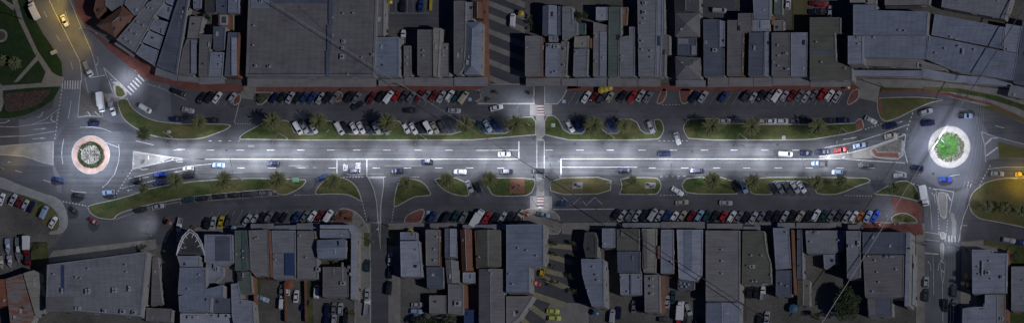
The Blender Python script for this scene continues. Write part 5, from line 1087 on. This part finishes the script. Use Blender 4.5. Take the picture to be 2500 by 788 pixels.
cabinet(131,128,2.2,1.2,.9,M_PALEP,'cream concrete bench at the park edge by the sodium-lit road','bench','bench',.4); cabinet(670,467,1.2,1.0,.5,M_PATH,'small concrete pit cover box near the pale palm','pit_cover','pit cover')
cabinet(1351,306,1.3,1.3,.35,plain('pale_green_cover',(.30,.40,.33),.6),'pale square pit cover on the grass right of the crossing','pit_cover','pit cover'); cabinet(413,322,1.3,1.0,.3,M_KERB,'pale pit cover on the left grass wedge','pit_cover','pit cover'); cabinet(1914,336,1.3,1.2,.3,M_KERB,'pale pit cover on the long upper right median','pit_cover','pit cover')
for x,y in ((1377,250-2),(1148,243)):
    s=struct_sheet('disabled_bay_symbol',[(x-4,y-4),(x+4,y-4),(x+4,y+4),(x-4,y+4)],plain('pale_blue_paint',(.25,.38,.55),.6),z=.12)
struct_sheet('disabled_bay_symbol',[(1042,514),(1050,514),(1050,523),(1042,523)],plain('pale_blue_paint',(.25,.38,.55),.6),z=.12)
# sculptures on pads
def pad(px,py,w_,h_,lab):
    f=W(px,py,0); root=empty('sculpture',(f.x,f.y,.2)); tag(root,lab,'sculpture')
    MB().box((0,0,0),w_*S,h_*S,.18).build('plinth',M_CONC,root); k=(px%7)/7
    for i in range(4):
        a=i*1.7+k; x,y=(i-1.5)*.75,.5*math.sin(a); MB().tube([(x,y,.15),(x+.2*math.cos(a),y+.2*math.sin(a),.9),(x+.5*math.cos(a*2),y,1.5+.3*(i%2))],[.2,.26,.12],8).build('figure',M_DMET,root)
pad(1410,453,27,16,'dark figures on a pale pad in the left of the grass block'); pad(1588,453,27,15,'dark figures on a pale pad near the rounded grass end')
f=W(1262,455,0); root=empty('sculpture',(f.x,f.y,.2)); tag(root,'curved dark frame sculpture on the red brick pad','sculpture'); MB().tube([(1.2*math.cos(t/8*3.14),0.4*math.sin(t/4*3.14),2.6*math.sin(t/8*3.14)) for t in range(9)],.14,8).build('arch',M_DMET,root); MB().tube([(-1.4,-.9,0),(-.6,-.3,1.6),(.3,.4,2.4)],.12,8).build('strut',M_DMET,root)
f=W(1491,451,0); root=empty('sculpture',(f.x,f.y,.2)); tag(root,'pale leaning sculpture between the two grass blocks','sculpture'); MB().tube([(0,0,0),(.4,.3,1.2),(-.2,.5,2.2),(-.9,.2,2.8)],[.35,.3,.22,.08],8).build('stem',M_KERB,root); MB().tube([(.3,.2,1.0),(1.1,.0,1.9),(1.4,-.3,2.6)],[.2,.16,.05],8).build('branch',M_KERB,root)
CC['tarp']=(.05,.13,.20); CC['rust']=(.24,.09,.05)
# umbrellas, planters
def umbrella(px,py,rad,col,lab):
    f=W(px,py,2.5); root=empty('cafe_umbrella',(f.x,f.y,.2)); tag(root,lab,'umbrella'); n=8
    MB().tube([(0,0,0),(0,0,2.6)],.04,6).build('pole',M_METAL,root)
    P=[(0,0,2.75)]+[(rad*math.cos(6.283*i/n),rad*math.sin(6.283*i/n),2.25) for i in range(n)]+[(rad*math.cos(6.283*i/n),rad*math.sin(6.283*i/n),2.1) for i in range(n)]
    MB().add(P,[(0,1+i,1+(i+1)%n) for i in range(n)]+[(1+i,9+i,9+(i+1)%n,1+(i+1)%n) for i in range(n)]).build('canopy',paint(col),root)
umbrella(1468,220,1.3,'yellow','yellow cafe umbrella above the dark red hatchback'); umbrella(1478,217,1.3,'yellow','yellow cafe umbrella in the middle of three'); umbrella(1488,214,1.3,'yellow','yellow cafe umbrella at the right of three')
umbrella(2145,547,.8,'dark_red','dark red cafe umbrella below the bright blue car'); umbrella(2069,213,1.0,'rust','orange cafe umbrella at the right end of the upper footpath'); umbrella(1286,522,1.0,'red','small red umbrella beside the beige ute'); umbrella(1002,566,1.3,'yellow','yellow umbrella by the small pale roof')
umbrella(952,5,1.0,'yellow','yellow umbrella in the walled rear car park'); umbrella(1272,33,1.2,'yellow','yellow umbrella on the plaza side of the courtyard'); umbrella(705,693,2.0,'rust','rust-orange canopy umbrella in the dirt yard')
umbrella(570,558,1.2,'light_blue','light blue umbrella at the green roof corner'); umbrella(1937,752,1.7,'tarp','teal blue tarp shaped like an umbrella in the lower back yard'); umbrella(1455,763,1.2,'tarp','blue umbrella below the curved pale blue roof'); umbrella(413,543,1.1,'rust','red umbrella beside the dark alley')  # the teal one is a tarp, built with the umbrella shape
o=MB().box((0,0,0),.9,4.4,.9,top=.9).build('yellow_barrier',paint('yellow')); p=W(1051,12,.9); o.location=(p.x,p.y,.1); tag(o,'long yellow barrier at the right of the walled car park','barrier')
for px,py,rad,lab in ((407,535,.9,'round tan planter by the dark alley'),(472,556,1.0,'round tan planter before the pointed arch building')):
    f=W(px,py,.6); root=empty('planter',(f.x,f.y,.15)); tag(root,lab,'planter'); MB().disc((0,0),rad*.8,0,.6,16,r2=rad).build('pot',M_ORP,root); MB().disc((0,0),rad*.75,.6,.64,16).build('soil',M_SOIL,root)
# ------------------------------------------------------------------ power lines
def cable(name,pts,lab,H,rad=.10,mat=None):
    P=[]; 
    for i,(a,b,z) in enumerate(pts): v=W(a,b,z); P.append(v)
    out=[]
    for i in range(len(P)-1):
        for k in range(8):
            t=k/8; q=P[i].lerp(P[i+1],t); q.z-=1.0*math.sin(math.pi*t); out.append(q)
    out.append(P[-1]); mid=out[0]; o=MB().tube(out,rad,6).build(name,mat or M_METAL,origin=tuple(mid)); tag(o,lab,'cable'); return o
cable('overhead_cable',[(640,-8,13),(1309,415,13.6)],'long pale overhead cable from the supermarket roof to the central crossing',13,.11,M_CABL)
cable('overhead_cable',[(1309,415,13.6),(1880,785,13)],'long dark overhead cable from the central crossing to the lower right yards',13,.14,M_CABD)
cable('overhead_cable',[(2530,-30,15),(2355,243,12)],'dark overhead cable over the large upper right shed roofs',14,.17,M_CABD)  # same cable as the next span, unlit look put into its dark colour
cable('overhead_cable',[(2355,243,12),(2313,305,11),(2250,400,11),(2005,790,14)],'long pale overhead cable crossing the right roundabout',14,.13,M_CABL)  # lamp-lit look of this stretch put into its pale colour
cable('overhead_cable',[(715,-8,12),(838,110,12)],'thin short overhead wire above the supermarket roof',12,.05)
cable('overhead_cable',[(790,541,8),(1140,543,8)],'thin wire spanning the mouth of the side street',8,.05)
for i,dx in enumerate((0,7,14,24)):
    cable('overhead_cable',[(2398-dx*.5+6,228,9),(2392-dx,400,9),(2330-dx,600,9),(2326-dx,800,9)],'wire number %s of the thin bundle east of the right roundabout'%['one','two','three','four'][i],9,.022)
def pole(px,py,H,lab,arm=0.5,rz=0):
    f=W(px,py,0); root=empty('power_pole',(f.x,f.y,.1),rz); tag(root,lab,'power pole','power poles'); MB().tube([(0,0,0),(0,0,H)],[.17,.11],8).build('pole',M_BARK,root); MB().box((0,0,H-.6),2.4,.12,.14).build('crossarm',M_BARK,root)
    for x in(-1,0,1): MB().tube([(x*1.0,0,H-.46),(x*1.0,0,H-.2)],.05,6).build('insulator',M_WMET,root)
pole(1339,436,13.8,'power pole carrying the long cable beside the lower crossing'); pole(2158,214,9,'power pole on the verge left of the upper right dry grass'); pole(952,553,8.2,'power pole at the mouth of the side street',rz=1.5); pole(1375,545,9,'power pole by the pale yard right of the lower crossing')
pole(2362,610,9,'power pole at the footpath of the right-hand street'); pole(2262,600,9,'power pole left of the right-hand street'); pole(1008,222,9.5,'power pole above the dark red car left of the plaza'); pole(1960,655,8,'power pole near the orange wall of the lower yard'); pole(665,684,8,'power pole at the dirt yard edge'); pole(2370,247,9,'power pole on the upper right verge'); pole(2478,48,9,'power pole in the yard at the top right corner'); pole(55,48,8,'pole in the park beside the path')
# ------------------------------------------------------------------ people
def person_proto(shirt,trousers,stride):
    V=[(0,0,.95),(0,0,1.2),(0,0,1.45),(0,0,1.56),(0,.01,1.70),(.19,0,1.42),(.25,stride*.4,1.16),(.24,stride*.7+.08,.92),(-.19,0,1.42),(-.25,-stride*.4,1.16),(-.24,-stride*.7+.08,.92),
       (.09,0,.88),(.10,-stride*.5+.05,.48),(.10,-stride,.08),(.10,-stride+.16,.04),(-.09,0,.88),(-.10,stride*.5+.05,.48),(-.10,stride,.08),(-.10,stride+.16,.04)]
    E=[(0,1),(1,2),(2,3),(3,4),(2,5),(5,6),(6,7),(2,8),(8,9),(9,10),(0,11),(11,12),(12,13),(13,14),(0,15),(15,16),(16,17),(17,18)]
    RR=[.15,.145,.15,.06,.105,.07,.045,.035,.07,.045,.035,.10,.065,.045,.035,.10,.065,.045,.035]
    me=D.meshes.new('person'); me.from_pydata(V,E,[]); o=link(D.objects.new('person',me)); md=o.modifiers.new('skin','SKIN'); o.modifiers.new('sub','SUBSURF').levels=1
    for i,d in enumerate(me.skin_vertices[0].data): d.radius=(RR[i],RR[i]*(.75 if i<3 else 1)); d.use_root=(i==0)
    dg=bpy.context.evaluated_depsgraph_get(); m2=D.meshes.new_from_object(o.evaluated_get(dg)); D.objects.remove(o); 
    for m in (plain('skin',(.45,.30,.22),.6),plain('cloth_'+shirt,CC[shirt],.9),plain('trousers_'+trousers,CC[trousers],.9),plain('hair',(.04,.03,.02),.8)): m2.materials.append(m)
    for p in m2.polygons:
        z=p.center.z; x=abs(p.center.x); p.use_smooth=True
        p.material_index=3 if (z>1.68 or (z>1.6 and p.center.y<-.03)) else 0 if z>1.49 or (x>.2 and z<1.15) else 1 if z>.96 else 2
    return m2
PM=[person_proto('white','navy',.22),person_proto('red','black',.12),person_proto('light_blue','dark_grey',.2)]
for i,(x,y,k,rz,lab) in enumerate(((1317,464,0,0,'person in a white top walking on the lower crossing path'),(1322,466,1,.4,'person in a red top on the lower crossing path'),(1302,240,2,1,'person in a light blue top at the upper crossing corner'),(1296,232,0,2,'person in a white top waiting by the corner shrub'),
  (1352,553,2,3,'person in light blue on the lower paved corner'),(1355,565,1,2.5,'person in a red top on the lower paved corner'),(2185,548,0,1,'person in a white top on the brick footpath at the right'),(1178,228,2,0,'person in light blue on the upper paved corner'),(836,220,1,1,'person in a red top on the footpath below the supermarket'),(1690,222,0,.5,'person in a white top beside the red kerb extension by the lane'),
  (272,196,2,.3,'person in light blue by the white zebra crossing'),(2120,548,1,.3,'person in a red top left of the red umbrella'))):
    p=W(x,y,.9); o=link(D.objects.new('person',PM[k])); o.location=(p.x,p.y,.17); o.rotation_euler=(0,0,rz); tag(o,lab,'person')

street_lamp(8,412,20,396,'sodium street lamp by the paved island at the left edge',10,aims=((20,380,1),(60,330,.5)),energy=E0*.07,size=105,col=SOD,lens=M_LENSY,group='sodium lamps')
